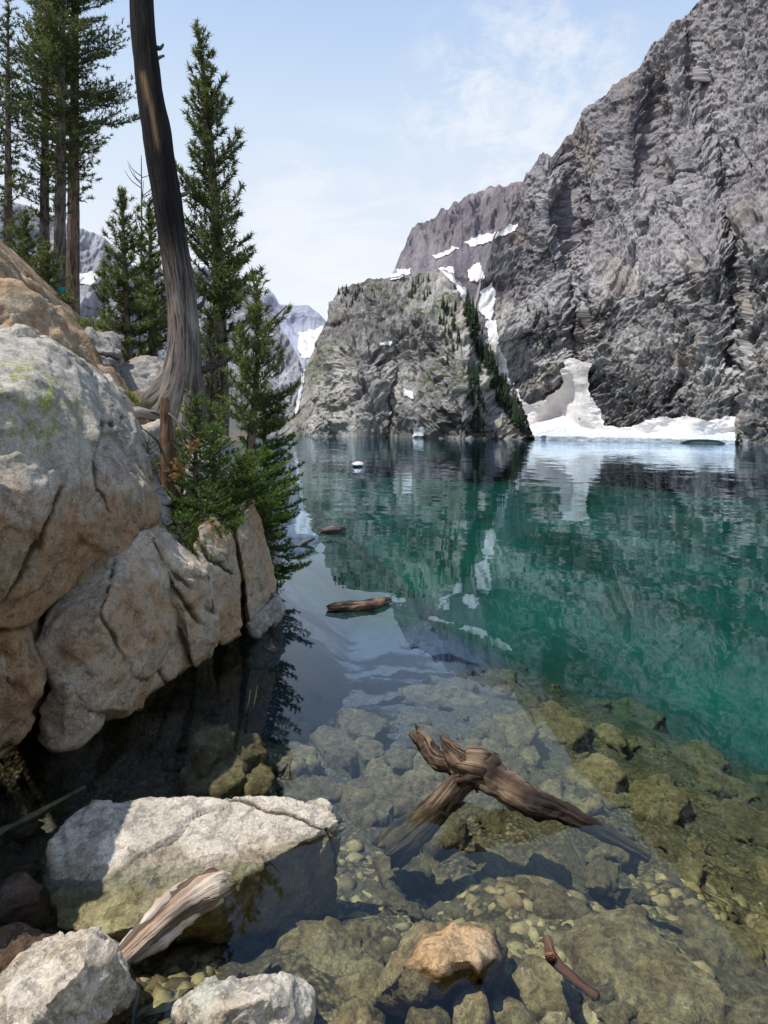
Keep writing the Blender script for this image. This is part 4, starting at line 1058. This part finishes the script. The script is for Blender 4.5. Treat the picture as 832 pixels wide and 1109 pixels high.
wood('trunk', [tube(pts, rad, 150, 40, .10, 1., 2., .4)] + roots, M['deadwood'], dead, base, streak)
for seed, pp, rr in ((2, [(212, 402), (236, 395), (262, 378), (285, 356), (311, 331)], (.05, .035, .025, .015, .005)),
                     (3, [(250, 387), (272, 352), (297, 335)], (.02, .012, .004)), (4, [(262, 378), (285, 372), (300, 360)], (.014, .010, .003)),
                     (5, [(170, 52), (174, 52), (177, 48)], (.03, .022, .012)), (6, [(236, 395), (226, 372), (223, 350)], (.016, .010, .004)),
                     (7, [(160, 128), (154, 126), (151, 121)], (.035, .022, .010)), (8, [(182, 214), (201, 210), (206, 203)], (.04, .026, .012)), (9, [(196, 300), (178, 297), (173, 290)], (.045, .03, .015)), (10, [(165, 66), (178, 60)], (.03, .014)), (11, [(200, 340), (218, 330), (223, 318)], (.045, .028, .010))):
    wood('branch', [tube([P(x, y, TY + .02 + .05 * k) for k, (x, y) in enumerate(pp)], rr, 26, 8, .15, seed)], M['bark_grey'], dead, base)

# broken reddish stump in the shrub, in front of the dead tree
sb = P(181, 535, 6.3)
st = empty('broken_stump', sb); tag(st, 'thin broken reddish stump standing in front of the dead tree', 'stump')
wood('trunk', [tube([P(180, 545, 6.35), P(181, 500, 6.35), P(180, 455, 6.4), P(178, 432, 6.4)], [.06, .05, .045, .03], 40, 16, .3, 3., split_end=True)], M['redwood'], st, sb)
wood('branch', [tube([P(183, 448, 6.35), P(198, 462, 6.3), P(213, 475, 6.25)], [.014, .010, .004], 14, 7, .1, 2.),
                tube([P(178, 500, 6.35), P(172, 480, 6.3), P(160, 468, 6.2), P(152, 463, 6.15)], [.012, .010, .008, .003], 16, 7, .1, 8.)], M['bark_grey'], st, sb)
rt = wood('exposed_root', [tube([P(118, 470, 7.0), P(130, 456, 7.1), P(146, 447, 7.3), P(165, 450, 7.5), P(180, 455, 7.7)], [.03, .05, .06, .055, .05], 34, 14, .25, 5.), tube([P(134, 455, 7.1), P(128, 466, 6.95), P(126, 478, 6.8)], [.04, .03, .015], 16, 10, .2, 6.)], M['deadwood'])
tag(rt, 'twisted grey root on the dirt below the dead tree', 'root')

# forked driftwood
def at(l): return [PZ(*p) for p in l]
dw0 = PZ(510, 840, .08)
dw = empty('forked_driftwood', dw0); tag(dw, 'dark forked driftwood log with a gnarled knot, half afloat in the shallows', 'driftwood')
wood('log', [tube(at([(490, 830, .14), (503, 832, .15), (522, 836, .15), (545, 850, .11), (575, 868, .06), (605, 878, .02), (635, 892, -.02), (668, 908, -.05), (704, 929, -.09)]), [.03, .06, .075, .066, .06, .045, .036, .030, .02], 110, 30, .34, 1., 5., 2.)], M['drift'], dw, dw0)
wood('stub', [tube(at([(508, 838, .13), (492, 828, .15), (474, 822, .15), (462, 808, .19), (451, 795, .25)]), [.05, .042, .045, .032], 50, 24, .42, 2., 5., 3., split_end=True)], M['drift'], dw, dw0)
wood('limb', [tube(at([(524, 838, .13), (500, 848, .08), (482, 866, .0), (458, 890, -.09), (438, 908, -.16), (424, 920, -.21)]), [.045, .055, .06, .075, .085, .085], 60, 26, .2, 3., 4., 1., split_end=True)], M['drift'], dw, dw0)
wood('stub', [tube(at([(508, 832, .15), (494, 818, .22), (484, 806, .27), (480, 800, .29)]), [.05, .04, .03, .012], 40, 20, .5, 12., 5., 3., split_end=True)], M['drift'], dw, dw0)
wood('knot', [tube(at([(500, 836, .12), (514, 832, .17), (526, 838, .14)]), [.05, .075, .045], 34, 22, .6, 21., 6., 4.), tube(at([(496, 824, .18), (512, 823, .20), (530, 828, .19), (542, 838, .14), (552, 850, .10)]), [.025, .045, .045, .03, .015], 36, 20, .55, 5., 6., 4.)], M['drift'], dw, dw0)
# torn driftwood between slab and rock
tw = [tube(at([(128, 1040, .02), (160, 1010, .07), (195, 980, .12), (225, 962, .12), (242, 957, .10)]), [.03, .045, .055, .06, .035], 46, 22, .32, 7., 5., 3., split_end=True),
      tube(at([(145, 1038, .0), (175, 1015, .04), (210, 985, .08), (238, 972, .07)]), [.018, .03, .03, .02], 36, 14, .4, 8., 5., 3., split_end=True),
      tube(at([(150, 1008, .09), (175, 980, .14), (200, 962, .15), (222, 958, .13)]), [.012, .022, .024, .015], 36, 14, .4, 9., 5., 3., split_end=True)]
tag(wood('torn_driftwood', tw, M['drift_pale']), 'torn pale driftwood piece between the slab and the bottom left rock', 'driftwood')
tag(wood('floating_log', [tube(at([(358, 659, .02), (372, 657, .035), (390, 656, .03), (408, 653, .035), (420, 650, .03)]), [.05, .075, .07, .07, .04], 40, 20, .34, 11., 4., 1.5, .7, True)], M['drift']), 'short pale log floating on the open water in front of the knob', 'log')
tag(wood('floating_log', [tube(at([(349, 575, .02), (360, 573.5, .05), (372, 572, .06)]), [.06, .09, .05], 24, 14, .35, 12., 4., 1.5, .8, True)], M['bark_grey']), 'small dark log floating nearest the overhanging fir branches', 'log')
tag(wood('floating_log', [tube(at([(322, 592, -.01), (331, 588, .03), (341, 583, .10)]), [.03, .035, .015], 20, 10, .25, 13.)], M['bark_grey']), 'thin dark stick poking from the water beside the overhanging fir', 'stick')
tag(wood('floating_log', [tube(at([(486, 507.5, .02), (491, 507, .05), (496, 507, .05)]), [.04, .06, .03], 14, 10, .25, 14.)], M['bark_grey']), 'tiny dark log far out on the lake right of the ice floe', 'log')
rs = empty('reddish_stick', PZ(620, 1060, -.1)); tag(rs, 'reddish brown curved stick with a pale green leaf above the ribbed slab', 'stick')
o0 = np.array(rs.location)
wood('stick', [tube(at([(593, 1018, -.03), (597, 1034, -.02), (608, 1048, -.02), (625, 1063, -.02), (648, 1080, -.02)]), [.018, .020, .018, .016, .012], 40, 12, .25, 15., 4.)], M['drift_red'], rs, o0)
wood('stub', [tube(at([(594, 1036, 0.), (600, 1035, .02)]), [.018, .01], 8, 8, .2, 3.)], M['drift_red'], rs, o0)
lf = np.array([PZ(591, 1017, -.03), PZ(589, 1011, -.035), PZ(592, 1005, -.03), PZ(598, 1009, -.025), PZ(598, 1017, -.03)]) - o0
link('leaf', mesh_np('leaf', np.concatenate([lf, [lf.mean(0) + np.array([0, 0, .01])]]), None, [[i, (i + 1) % 5, 5] for i in range(5)]), mat_simple('pale_leaf', (.12, .14, .07), (.18, .19, .10), 60.), rs)
tag(wood('bleached_stick', [tube(at([(-25, 920, -.03), (10, 897, -.05), (50, 877, -.10), (92, 853, -.18)]), [.022, .022, .020, .012], 40, 12, .12, 16.)], M['drift_pale']), 'long pale stick sunk in the dark water left of the slab', 'stick')
tag(wood('bleached_stick', [tube(at([(-20, 830, .05), (0, 818, .08), (14, 806, .1)]), [.02, .018, .01], 16, 10, .12, 17.)], M['drift_pale']), 'short pale stick leaning on the left edge rock', 'stick')
tw = [tube([PZ(268, 845, -.9), PZ(266, 800, -.5), PZ(268, 775, -.2), PZ(272, 748, .0)], [.02, .017, .012, .005], 26, 8, .15, 18.), tube([PZ(267, 782, -.25), PZ(275, 765, -.1), PZ(279, 742, .02)], [.01, .007, .003], 14, 6, .1, 19.),
      tube([PZ(266, 800, -.5), PZ(258, 785, -.35), PZ(262, 752, -.1)], [.009, .006, .003], 14, 6, .1, 20.)]
tag(wood('sunken_twig', tw, M['drift']), 'thin forked twig standing in the water among the yellow green rocks', 'twig')
fl = boulder('small white ice floe adrift on the far lake', [[PZ(381, 502, .15), PZ(388, 500.5, .28), PZ(394, 502, .12), PZ(393, 504, .1), PZ(383, 504, .1), PZ(381, 504, -.3), PZ(394, 504, -.3), PZ(390, 500.8, -.3)]], M['snow'], .06, .03, 2., 3, 60, name='ice_floe', cat='ice floe')

# ------------------------------------------------------------------ conifers
def blades(c, d, n, length, width, spread, r, tint):
    m = len(c); C = np.repeat(c, n, 0); Dv = np.repeat(d, n, 0)
    k = m * n
    dv = Dv + spread * r.normal(size=(k, 3)); dv /= np.linalg.norm(dv, axis=1)[:, None] + 1e-9
    sd = np.cross(dv, r.normal(size=(k, 3))); sd /= np.linalg.norm(sd, axis=1)[:, None] + 1e-9
    L = (length * r.uniform(.65, 1.15, k))[:, None]; C = C - Dv * (length * r.uniform(0, .9, k))[:, None]
    a = C + sd * width * .5; b = C - sd * width * .5; e = C + dv * L
    V = np.stack([a, b, e], 1).reshape(-1, 3); T = np.arange(k * 3).reshape(-1, 3)
    tt = np.repeat(np.repeat(tint, n) + r.normal(size=k) * .10, 3)
    return V, T, tt

def conifer(name, label, base, height, profile, r0, mats, seed=0, z0=.12, spacing=.22, per=5, blade=(.075, .010), nb=14, spread=.75, up=(.05, .75), lean=(0, 0), group='pines on the rocky bank', cat='pine tree',
            twig=.12, lat=.42, curve=None, drop=0., side=None, crook=.0, tipmat=None, dead_base=0.):
    r = np.random.default_rng(seed); base = np.asarray(base, float)
    root = empty(name, base); tag(root, label, cat, group)
    n = 14; tz = np.linspace(0, 1, n)
    ax = np.stack([lean[0] * tz + (curve[0] * tz * (1 - tz) * 4 if curve else 0) + crook * perlin(np.stack([tz * 3, tz * 0 + seed, tz * 0], -1)), lean[1] * tz, tz * height], -1)
    ax[0, 2] = -.3
    rad = r0 * (1 - tz) ** .85 + .006
    parts = [tube(ax, rad, 40, 12, .14, seed * 1.3)]
    C, D, Tn, tips = [], [], [], []
    z = z0 * height; wa = r.uniform(0, 6.28)
    while z < height * .985:
        t = z / height; L0 = profile(t)
        for k in range(per):
            wa += 2.399 + r.normal() * .25
            L = L0 * r.uniform(.55, 1.15)
            q_ = r.random()
            if q_ < .20: L *= .35
            elif q_ > .92: L *= 1.25
            if side is not None:
                L *= 1 + side[0] * math.cos(wa - side[1])
            if L < .05: L = .05
            zz = z + r.uniform(-.5, .5) * spacing
            i = np.array([np.interp(zz / height, tz, ax[:, q]) for q in range(3)])
            el = up[0] + (up[1] - up[0]) * t + r.normal() * .13
            h = np.array([math.cos(wa), math.sin(wa), 0.])
            s = np.linspace(0, 1, 5)[:, None]
            pts = i + h * L * s * math.cos(el) + np.array([0, 0, 1.]) * L * (math.sin(el) * s - drop * s * (1 - s) * 2 + .22 * s ** 2)
            parts.append(tube(pts, [max(.004, L * .016), max(.003, L * .009), .002], 5, 4, .0, seed))
            if zz / height < dead_base: continue
            # needle tufts along the outer branch and its side twigs
            m = max(2, int(L * .72 / twig)); ss = np.linspace(.28, 1.0, m)
            cp = np.stack([np.interp(ss, s[:, 0], pts[:, q]) for q in range(3)], -1)
            dr = np.gradient(cp, axis=0) if m > 1 else (pts[-1:] - pts[-2:-1]); dr /= np.linalg.norm(dr, axis=1)[:, None] + 1e-9
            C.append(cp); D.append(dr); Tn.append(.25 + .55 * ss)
            for q in range(m):
                if L < .25: break
                for sg in (-1, 1):
                    tl = L * lat * (1.1 - ss[q] * .75) * r.uniform(.6, 1.15)
                    nn = max(1, int(tl / twig))
                    sv = np.array([-h[1], h[0], 0.]) * sg
                    dd = dr[q] * .75 + sv * .8 + np.array([0, 0, .28 + r.normal() * .18]); dd /= np.linalg.norm(dd)
                    f = (np.arange(nn) + 1) / nn
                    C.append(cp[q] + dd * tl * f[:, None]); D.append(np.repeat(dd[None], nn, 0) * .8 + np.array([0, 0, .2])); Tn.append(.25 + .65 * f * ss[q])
        z += spacing * r.uniform(.75, 1.25) * (1 - .35 * t)
    C.append(ax[-1:] + 0.); D.append(np.array([[0, 0, 1.]])); Tn.append(np.array([.8]))
    C = np.concatenate(C); D = np.concatenate(D); Tn = np.concatenate(Tn)
    V, Q, T, G = join(parts)
    link('trunk', mesh_np('trunk', V, Q, T, {'grain': G}), mats[0], root)
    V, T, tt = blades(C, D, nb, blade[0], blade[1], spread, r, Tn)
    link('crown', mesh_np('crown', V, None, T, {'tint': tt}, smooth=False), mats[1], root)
    if tipmat is not None:
        sel = (Tn > .72) & (r.random(len(Tn)) < tipmat[1])
        V, T, tt = blades(C[sel] + D[sel] * .02, D[sel], nb, blade[0] * .8, blade[1] * 1.1, spread * .9, r, Tn[sel])
        link('tip_foliage', mesh_np('tip_foliage', V, None, T, {'tint': tt}, smooth=False), tipmat[0], root)
    return root

def prof(w, lo=.25, full=.35, pw=.8):
    def f(t):
        a = min(1, max(.25, .25 + .75 * (t - lo) / max(1e-3, full - lo))) if t < full else 1
        return w * a * max(0, (1 - t)) ** pw / (1 - full) ** pw + .06
    return f

def tree_at(name, label, px, pyb, pyt, Y, *a, lean_px=0, dy=0., **k):
    b = P(px, pyb, Y); top = P(px + lean_px, pyt, Y)
    return conifer(name, label, b, top[2] - b[2], *a, lean=(top[0] - b[0], dy), **k)

BM = (M['bark'], M['needle']); BD = (M['bark_grey'], M['needle_dark'])
# tall pines at the top of the bank
tree_at('pine_tree', 'tall pine with a reddish trunk, closest to the dead tree', 79, 338, -190, 22., prof(1.7, .26, .42, .7), .20, BM, lean_px=4, seed=1, z0=.24, spacing=.34, per=5, blade=(.15, .032), nb=12, twig=.15, up=(-.10, .5), drop=.1, lat=.45)
tree_at('pine_tree', 'tall dark trunked pine with a turquoise cloth on its trunk', 64, 335, -160, 21., prof(1.35, .30, .45, .7), .18, BD, lean_px=6, seed=2, z0=.22, spacing=.34, per=5, blade=(.15, .032), nb=12, twig=.15, up=(-.1, .5), drop=.1)
tree_at('pine_tree', 'dense tall pine just left of and behind the cloth hung pine', 48, 330, -120, 24., prof(1.6, .22, .4, .75), .17, BD, lean_px=2, seed=3, z0=.20, spacing=.34, per=5, blade=(.15, .032), nb=12, twig=.15, up=(-.1, .5))
tree_at('pine_tree', 'thin dark pine at the left edge of the picture', 9, 320, -6, 20., prof(.85, .2, .4, .7), .13, BD, seed=4, z0=.18, spacing=.40, per=4, blade=(.15, .032), nb=12, twig=.15, up=(-.15, .4), drop=.12)
tree_at('pine_tree', 'pine at the far left, partly out of the picture', -28, 330, -80, 23., prof(1.3, .2, .4, .8), .16, BD, seed=5, z0=.15, spacing=.45, per=5, blade=(.15, .034), nb=14, twig=.16, up=(-.1, .5))
tree_at('pine_sapling', 'bushy green sapling at the foot of the left pines', 28, 345, 225, 19., prof(.95, .0, .1, .8), .06, BM, seed=6, z0=.05, spacing=.2, per=5, blade=(.12, .026), nb=15, twig=.11)
tree_at('pine_sapling', 'bushy sapling left of the pine trunks, low on the slope', 52, 345, 262, 18.5, prof(.65, .0, .1, .8), .05, BM, seed=7, z0=.05, spacing=.18, per=5, blade=(.11, .025), nb=15, twig=.11)
tree_at('pine_sapling', 'tiny conifer between the reddish trunk and the small spired pine', 113, 345, 292, 16., prof(.32, .0, .12, .8), .03, BD, seed=8, z0=.06, spacing=.13, per=5, blade=(.09, .018), nb=15, twig=.09)
# pines round the dead tree
tree_at('pine_tree', 'small pine with a narrow spire left of the dead trunk', 140, 405, 205, 11., prof(.50, .05, .2, .75), .06, BM, lean_px=-8, seed=9, z0=.08, spacing=.16, per=5, blade=(.10, .018), nb=18, twig=.085, up=(.0, .8))
tree_at('pine_tree', 'second small pine close behind the dead trunk on its left', 166, 410, 215, 11.8, prof(.52, .05, .2, .75), .07, BM, lean_px=-4, seed=10, z0=.08, spacing=.16, per=5, blade=(.10, .018), nb=18, twig=.085, up=(.0, .8))
tree_at('pine_tree', 'tall slender pine rising behind the dead trunk on its right', 238, 492, 28, 10., prof(.70, .16, .34, .6), .12, BD, lean_px=-24, seed=11, z0=.22, spacing=.20, per=5, blade=(.10, .018), nb=18, twig=.085, up=(.05, .95), curve=(.12,))
tree_at('pine_tree', 'bushy lower pine between dead trunk and young pine', 228, 470, 330, 9.4, prof(.26, .0, .15, .6), .05, BD, seed=12, z0=.1, spacing=.15, per=5, blade=(.09, .015), nb=18, twig=.08)
tree_at('pine_tree', 'young pine leaning over the lake, its trunk free at the base', 266, 520, 306, 8.1, prof(.46, .16, .30, .66), .05, BM, lean_px=12, seed=13, z0=.24, spacing=.15, per=5, blade=(.085, .013), nb=20, twig=.07, up=(.0, .9), curve=(.06,))
# fir overhanging the water
tree_at('fir_tree', 'dark fir with drooping boughs overhanging the water edge', 290, 640, 425, 8.3, prof(.40, .0, .12, .4), .05, (M['bark_grey'], M['needle_fir']), lean_px=-4, seed=14, z0=.05, spacing=.085, per=7, blade=(.048, .012), nb=16, spread=.65, twig=.05, up=(-.45, .3), drop=.15, side=(.12, -.3), group='firs on the rocky bank', cat='fir tree')
tree_at('fir_shrub', 'bright green fir shrub on the knob in front of the stump', 212, 582, 430, 6.5, prof(.30, .0, .15, .55), .025, (M['bark_grey'], M['needle_fir']), seed=15, z0=.04, spacing=.055, per=6, blade=(.038, .010), nb=16, spread=.6, twig=.05, up=(-.1, .45), tipmat=(M['needle_new'], .45), group='firs on the rocky bank', cat='fir shrub')
tree_at('fir_shrub', 'low fir shrub at the right end of the knob with yellow green tips', 250, 582, 495, 6.9, prof(.42, .0, .2, .5), .02, (M['bark_grey'], M['needle_fir']), lean_px=12, seed=16, z0=.06, spacing=.05, per=6, blade=(.038, .010), nb=16, spread=.6, twig=.05, up=(.0, .4), tipmat=(M['needle_new'], .6), side=(.4, 0), group='firs on the rocky bank', cat='fir shrub')
tree_at('fir_shrub', 'small yellow green fir seedling low on the knob', 196, 612, 560, 5.8, prof(.20, .0, .2, .5), .012, (M['bark_grey'], M['needle_fir']), seed=17, z0=.05, spacing=.06, per=5, blade=(.028, .005), nb=12, spread=.6, twig=.04, up=(.1, .4), tipmat=(M['needle_new'], .7), group='firs on the rocky bank', cat='fir shrub')
tree_at('fir_shrub', 'leafy fir shrub directly right of the broken stump', 232, 560, 462, 7.0, prof(.22, .0, .2, .5), .02, (M['bark_grey'], M['needle_fir']), seed=21, z0=.05, spacing=.055, per=6, blade=(.038, .010), nb=16, spread=.6, twig=.05, up=(-.1, .45), tipmat=(M['needle_new'], .3), group='firs on the rocky bank', cat='fir shrub')
tree_at('fir_shrub', 'fir shrub spilling over the edge of the tall tan column', 222, 592, 530, 6.2, prof(.30, .0, .2, .5), .015, (M['bark_grey'], M['needle_fir']), seed=22, z0=.05, spacing=.05, per=6, blade=(.034, .009), nb=15, spread=.6, twig=.045, up=(-.15, .4), tipmat=(M['needle_new'], .4), group='firs on the rocky bank', cat='fir shrub')
tree_at('fir_shrub', 'small dark fir shrub left of the broken stump', 160, 535, 478, 6.4, prof(.22, .0, .2, .5), .015, (M['bark_grey'], M['needle_fir']), seed=18, z0=.05, spacing=.07, per=5, blade=(.03, .005), nb=11, spread=.6, twig=.05, up=(.0, .4), group='firs on the rocky bank', cat='fir shrub')
# dry orange sprays on the shrub
def spray(name, label, centres, mat, n, length, width, spread, cat, up=.5, group=None, ntuft=14, rad=.06, seed=0, kind=None):
    r = np.random.default_rng(seed); C, D = [], []
    for (px, py, Y) in centres:
        c = P(px, py, Y); q = r.normal(size=(ntuft, 3)) * rad; C.append(c + q); d = q / (np.linalg.norm(q, axis=1)[:, None] + 1e-9) + np.array([0, 0, up]); D.append(d / np.linalg.norm(d, axis=1)[:, None])
    C = np.concatenate(C); D = np.concatenate(D)
    V, T, tt = blades(C, D, n, length, width, spread, r, r.uniform(.2, 1, len(C)))
    return tag(link(name, mesh_np(name, V, None, T, {'tint': tt}, smooth=False), mat), label, cat, group, kind)
spray('dry_spray', 'dry orange brown needle spray at the top of the fir shrub', [(214, 479, 6.3), (208, 484, 6.3)], M['needle_dead'], 16, .035, .006, .6, 'dry branch', .2, None, 9, .025, 1)
spray('dry_spray', 'dry straw coloured needle spray in the middle of the fir shrub', [(192, 505, 6.2), (196, 512, 6.2), (188, 514, 6.2)], M['needle_dead'], 16, .04, .006, .6, 'dry branch', -.2, None, 9, .03, 2)
# ground plants
def tuft(label, px, py, Y, rad, n, h, seed, mat='grass', cat='grass'):
    r = np.random.default_rng(seed); b = P(px, py, Y); C = b + np.stack([r.normal(size=n) * rad, r.normal(size=n) * rad, r.uniform(-.05, .03, n)], -1)
    D = np.stack([r.normal(size=n) * .35, r.normal(size=n) * .35, np.ones(n)], -1); D /= np.linalg.norm(D, axis=1)[:, None]
    V, T, tt = blades(C, D, 6, h, .009, .3, r, r.uniform(.1, 1, n))
    return tag(link('grass_tuft', mesh_np('grass_tuft', V, None, T, {'tint': tt}, smooth=False), M[mat]), label, 'grass tuft', 'grass tufts on the bank')
tuft('yellow green grass tuft left of the dead tree base', 136, 432, 8.1, .10, 130, .17, 1)
tuft('small grass tuft on the dirt above the white rock', 133, 470, 7.0, .04, 40, .09, 2)
tuft('low green plants between the left pines and small pines', 106, 350, 13., .32, 200, .16, 3)
tuft('grass in the crack beside the narrow cracked slab', 172, 596, 5.45, .05, 45, .08, 4)
tuft('mossy tuft hanging under the fir shrub', 208, 588, 5.9, .08, 90, .09, 5)
# bare dead saplings behind the two small pines
def bare(label, px, pyb, pyt, Y, seed):
    r = np.random.default_rng(seed); b = P(px, pyb, Y); H = P(px, pyt, Y)[2] - b[2]; root = empty('bare_sapling', b)
    parts = [tube([(0, 0, 0), (.03, 0, H * .5), (.0, 0, H)], [.035, .02, .006], 20, 7, .1, seed)]
    for k in range(26):
        t = r.uniform(.35, .97); a = r.uniform(0, 6.28); L = .75 * (1.05 - t) + .15
        s = np.array([.03 * (1 - abs(2 * t - 1)), 0, H * t])
        parts.append(tube([s, s + np.array([math.cos(a) * L * .6, math.sin(a) * L * .6, L * .35]), s + np.array([math.cos(a) * L, math.sin(a) * L, L * .9])], [.010, .007, .004], 8, 5, 0, seed + k))
    V, Q, T, G = join(parts); link('trunk', mesh_np('trunk', V, Q, T, {'grain': G}), M['twig'], root)
    tag(root, label, 'dead sapling')
bare('bare twiggy dead sapling rising behind the two small pines', 150, 400, 168, 13., 3)
# cloth on the tall pine
def cloth():
    n = 14; xs = np.linspace(64.5, 71.5, 8); ys = np.linspace(311, 327, n); V = []
    for y in ys:
        for k, x in enumerate(xs):
            V.append(P(x + math.sin(y * .4) * .5, y, 20.74 + .04 * math.sin(k * 1.4 + y * .3)))
    V = np.array(V); W = V + np.array([0, .02, 0]); q = grid_quads(n, 8)
    me = mesh_np('cloth', V, q)
    tag(link('hanging_cloth', me, M['cloth']), 'turquoise cloth hanging on the dark pine trunk', 'cloth')
cloth()

# ------------------------------------------------------------------ tiny conifers on the hill and cliff
def far_tree_mesh(seed):
    r = np.random.default_rng(seed); V, T = [], []
    k = 0
    for lv in range(9):
        z = .10 + lv * .10; w = .20 * (1 - lv / 9.6); m = 9
        for i in range(m):
            a = i / m * 6.283 + r.uniform(0, .6); L = w * r.uniform(.6, 1.2); da = .42
            p = [(0, 0, z + .09), (math.cos(a - da) * L * .75, math.sin(a - da) * L * .75, z - .01), (math.cos(a) * L, math.sin(a) * L, z - .045 + r.uniform(-.02, .02)), (math.cos(a + da) * L * .75, math.sin(a + da) * L * .75, z - .01)]
            V += p; T += [[k, k + 1, k + 2], [k, k + 2, k + 3]]; k += 4
    V += [(.015, 0, -.06), (-.008, .013, -.06), (-.008, -.013, -.06), (0, 0, 1.)]; T += [[k, k + 1, k + 3], [k + 1, k + 2, k + 3], [k + 2, k, k + 3]]
    me = mesh_np('hill_conifer', np.array(V), None, np.array(T), smooth=False); me.materials.append(M['farneedle']); return me
FT = [far_tree_mesh(s) for s in range(4)]
r = np.random.default_rng(77)
ZONES = [('rocky_hill', [(520, 362), (536, 385), (552, 420), (570, 458), (576, 472), (556, 470), (540, 440), (524, 400), (508, 360), (500, 330), (507, 330)], 150, 'dark conifer in the belt down the right flank of the hill', 'conifers on the right flank of the hill', (7., 13.)),
         ('rocky_hill', [(505, 400), (520, 398), (526, 470), (512, 472)], 36, 'dark conifer in the vertical strip on the hill front', 'conifers in the strip on the hill front', (5.5, 10.)),
         ('rocky_hill', [(470, 330), (495, 330), (500, 395), (480, 400)], 30, 'conifer on the upper right shoulder of the hill', 'conifers on the hill shoulder', (4., 7.5)),
         ('rocky_hill', [(365, 312), (405, 308), (408, 330), (370, 335)], 22, 'conifer near the left summit of the hill', 'conifers on the left summit of the hill', (3., 5.5)),
         ('rocky_hill', [(440, 300), (470, 298), (465, 325), (442, 325)], 14, 'conifer just under the top of the hill', 'conifers under the hilltop', (3.5, 6.5)),
         ('right_cliff', [(570, 335), (597, 330), (600, 372), (578, 375)], 24, 'conifer on the green ledge of the right cliff', 'conifers on the cliff ledge', (3.5, 6.))]
for bvn, poly, n, lab, grp, hh in ZONES:
    k = 0; tries = 0
    bx = [p[0] for p in poly]; by = [p[1] for p in poly]
    while k < n and tries < n * 40:
        tries += 1
        x, y = r.uniform(min(bx), max(bx)), r.uniform(min(by), max(by))
        if not in_poly(np.array(x), np.array(y), poly): continue
        h = BV[bvn].ray_cast(CAMV, ray(x, y).normalized())
        if h[0] is None: continue
        o = bpy.data.objects.new('hill_conifer', FT[k % 4]); COL.objects.link(o)
        s = r.uniform(*hh); o.location = h[0] - Vector((0, 0, .3)); o.scale = (s * r.uniform(.8, 1.2), s * r.uniform(.8, 1.2), s); o.rotation_euler = (0, 0, r.uniform(0, 6.28))
        tag(o, lab, 'conifer', grp); k += 1

# ------------------------------------------------------------------ light
SUN = np.array([-.40, -.15, .90]); SUN /= np.linalg.norm(SUN)
el = math.asin(SUN[2]); az = math.atan2(SUN[0], SUN[1])
sl_ = bpy.data.lights.new('sun', 'SUN'); sl_.energy = 4.9; sl_.angle = math.radians(.53); sl_.color = (1, .94, .85)
so = bpy.data.objects.new('sun', sl_); COL.objects.link(so); so.rotation_euler = Vector(SUN).to_track_quat('Z', 'Y').to_euler()
w = bpy.data.worlds.new('World'); SC.world = w; w.use_nodes = True
nt = NT(w.node_tree); nt.n.clear()
out = nt.add('ShaderNodeOutputWorld'); bg = nt.add('ShaderNodeBackground')
sky = nt.add('ShaderNodeTexSky', sky_type='NISHITA'); sky.sun_disc = False; sky.sun_elevation = el; sky.sun_rotation = az
sky.altitude = 1500; sky.air_density = 1.0; sky.dust_density = 1.6; sky.ozone_density = 1.3
gen = nt.add('ShaderNodeTexCoord').outputs['Generated']
cd = np.array([(560 - 416) / F, 1, (467 - 135) / F]); cd /= np.linalg.norm(cd)
dot = nt.add('ShaderNodeVectorMath', operation='DOT_PRODUCT'); nt.l.new(gen, dot.inputs[0]); dot.inputs[1].default_value = cd
msk = nt.rng(dot.outputs['Value'], .980, .996)
cn = nt.noise(nt.mapping(gen, (1, 1, 1.5), (.25, .3, .1)), 15., 9, .66, .25)
cl = nt.math('MULTIPLY', nt.rng(cn, .38, .66), msk)
hz_ = nt.add('ShaderNodeSeparateXYZ'); nt.l.new(gen, hz_.inputs[0])
cd2 = np.array([(380 - 416) / F, 1, (467 - 285) / F]); cd2 /= np.linalg.norm(cd2)
dot2 = nt.add('ShaderNodeVectorMath', operation='DOT_PRODUCT'); nt.l.new(gen, dot2.inputs[0]); dot2.inputs[1].default_value = cd2
cl2 = nt.math('MULTIPLY', nt.rng(nt.noise(nt.mapping(gen, (1, 1, 3.)), 6., 7, .6, .5), .42, .62), nt.rng(dot2.outputs['Value'], .975, .995))
cl = nt.math('MAXIMUM', nt.math('MULTIPLY', cl, .75), nt.math('MULTIPLY', cl2, .6))
ramp = nt.add('ShaderNodeValToRGB'); nt.l.new(hz_.outputs[2], ramp.inputs[0])
cr = ramp.color_ramp
for k, (p_, c_) in enumerate(((0., (.97, .975, .98)), (.22, (.93, .955, .985)), (.42, (.72, .845, 1.0)), (.62, (.40, .59, .95)), (1., (.28, .41, .72)))):
    e_ = cr.elements[k] if k < 2 else cr.elements.new(p_)
    e_.position = p_; e_.color = (*c_, 1)
hazy = nt.mix(1., ramp.outputs[0], (7.2, 7.2, 7.2, 1), 'MULTIPLY')
skc = nt.mix(nt.rng(hz_.outputs[2], -.1, 1., .85, .7, False), sky.outputs[0], hazy)
skc = nt.mix(nt.math('MULTIPLY', cl, .75), skc, (6.6, 6.65, 6.75, 1))
nt.l.new(skc, bg.inputs[0]); bg.inputs[1].default_value = .15
nt.l.new(bg.outputs[0], out.inputs[0])

SC.view_settings.view_transform = 'Standard'; SC.view_settings.look = 'None'; SC.view_settings.exposure = 0
cy = SC.cycles
cy.max_bounces = 6; cy.diffuse_bounces = 2; cy.glossy_bounces = 3; cy.transmission_bounces = 3; cy.transparent_max_bounces = 8
cy.caustics_reflective = False; cy.caustics_refractive = False
cy.use_denoising = True; cy.use_adaptive_sampling = True; cy.adaptive_threshold = .025; cy.sample_clamp_indirect = 6
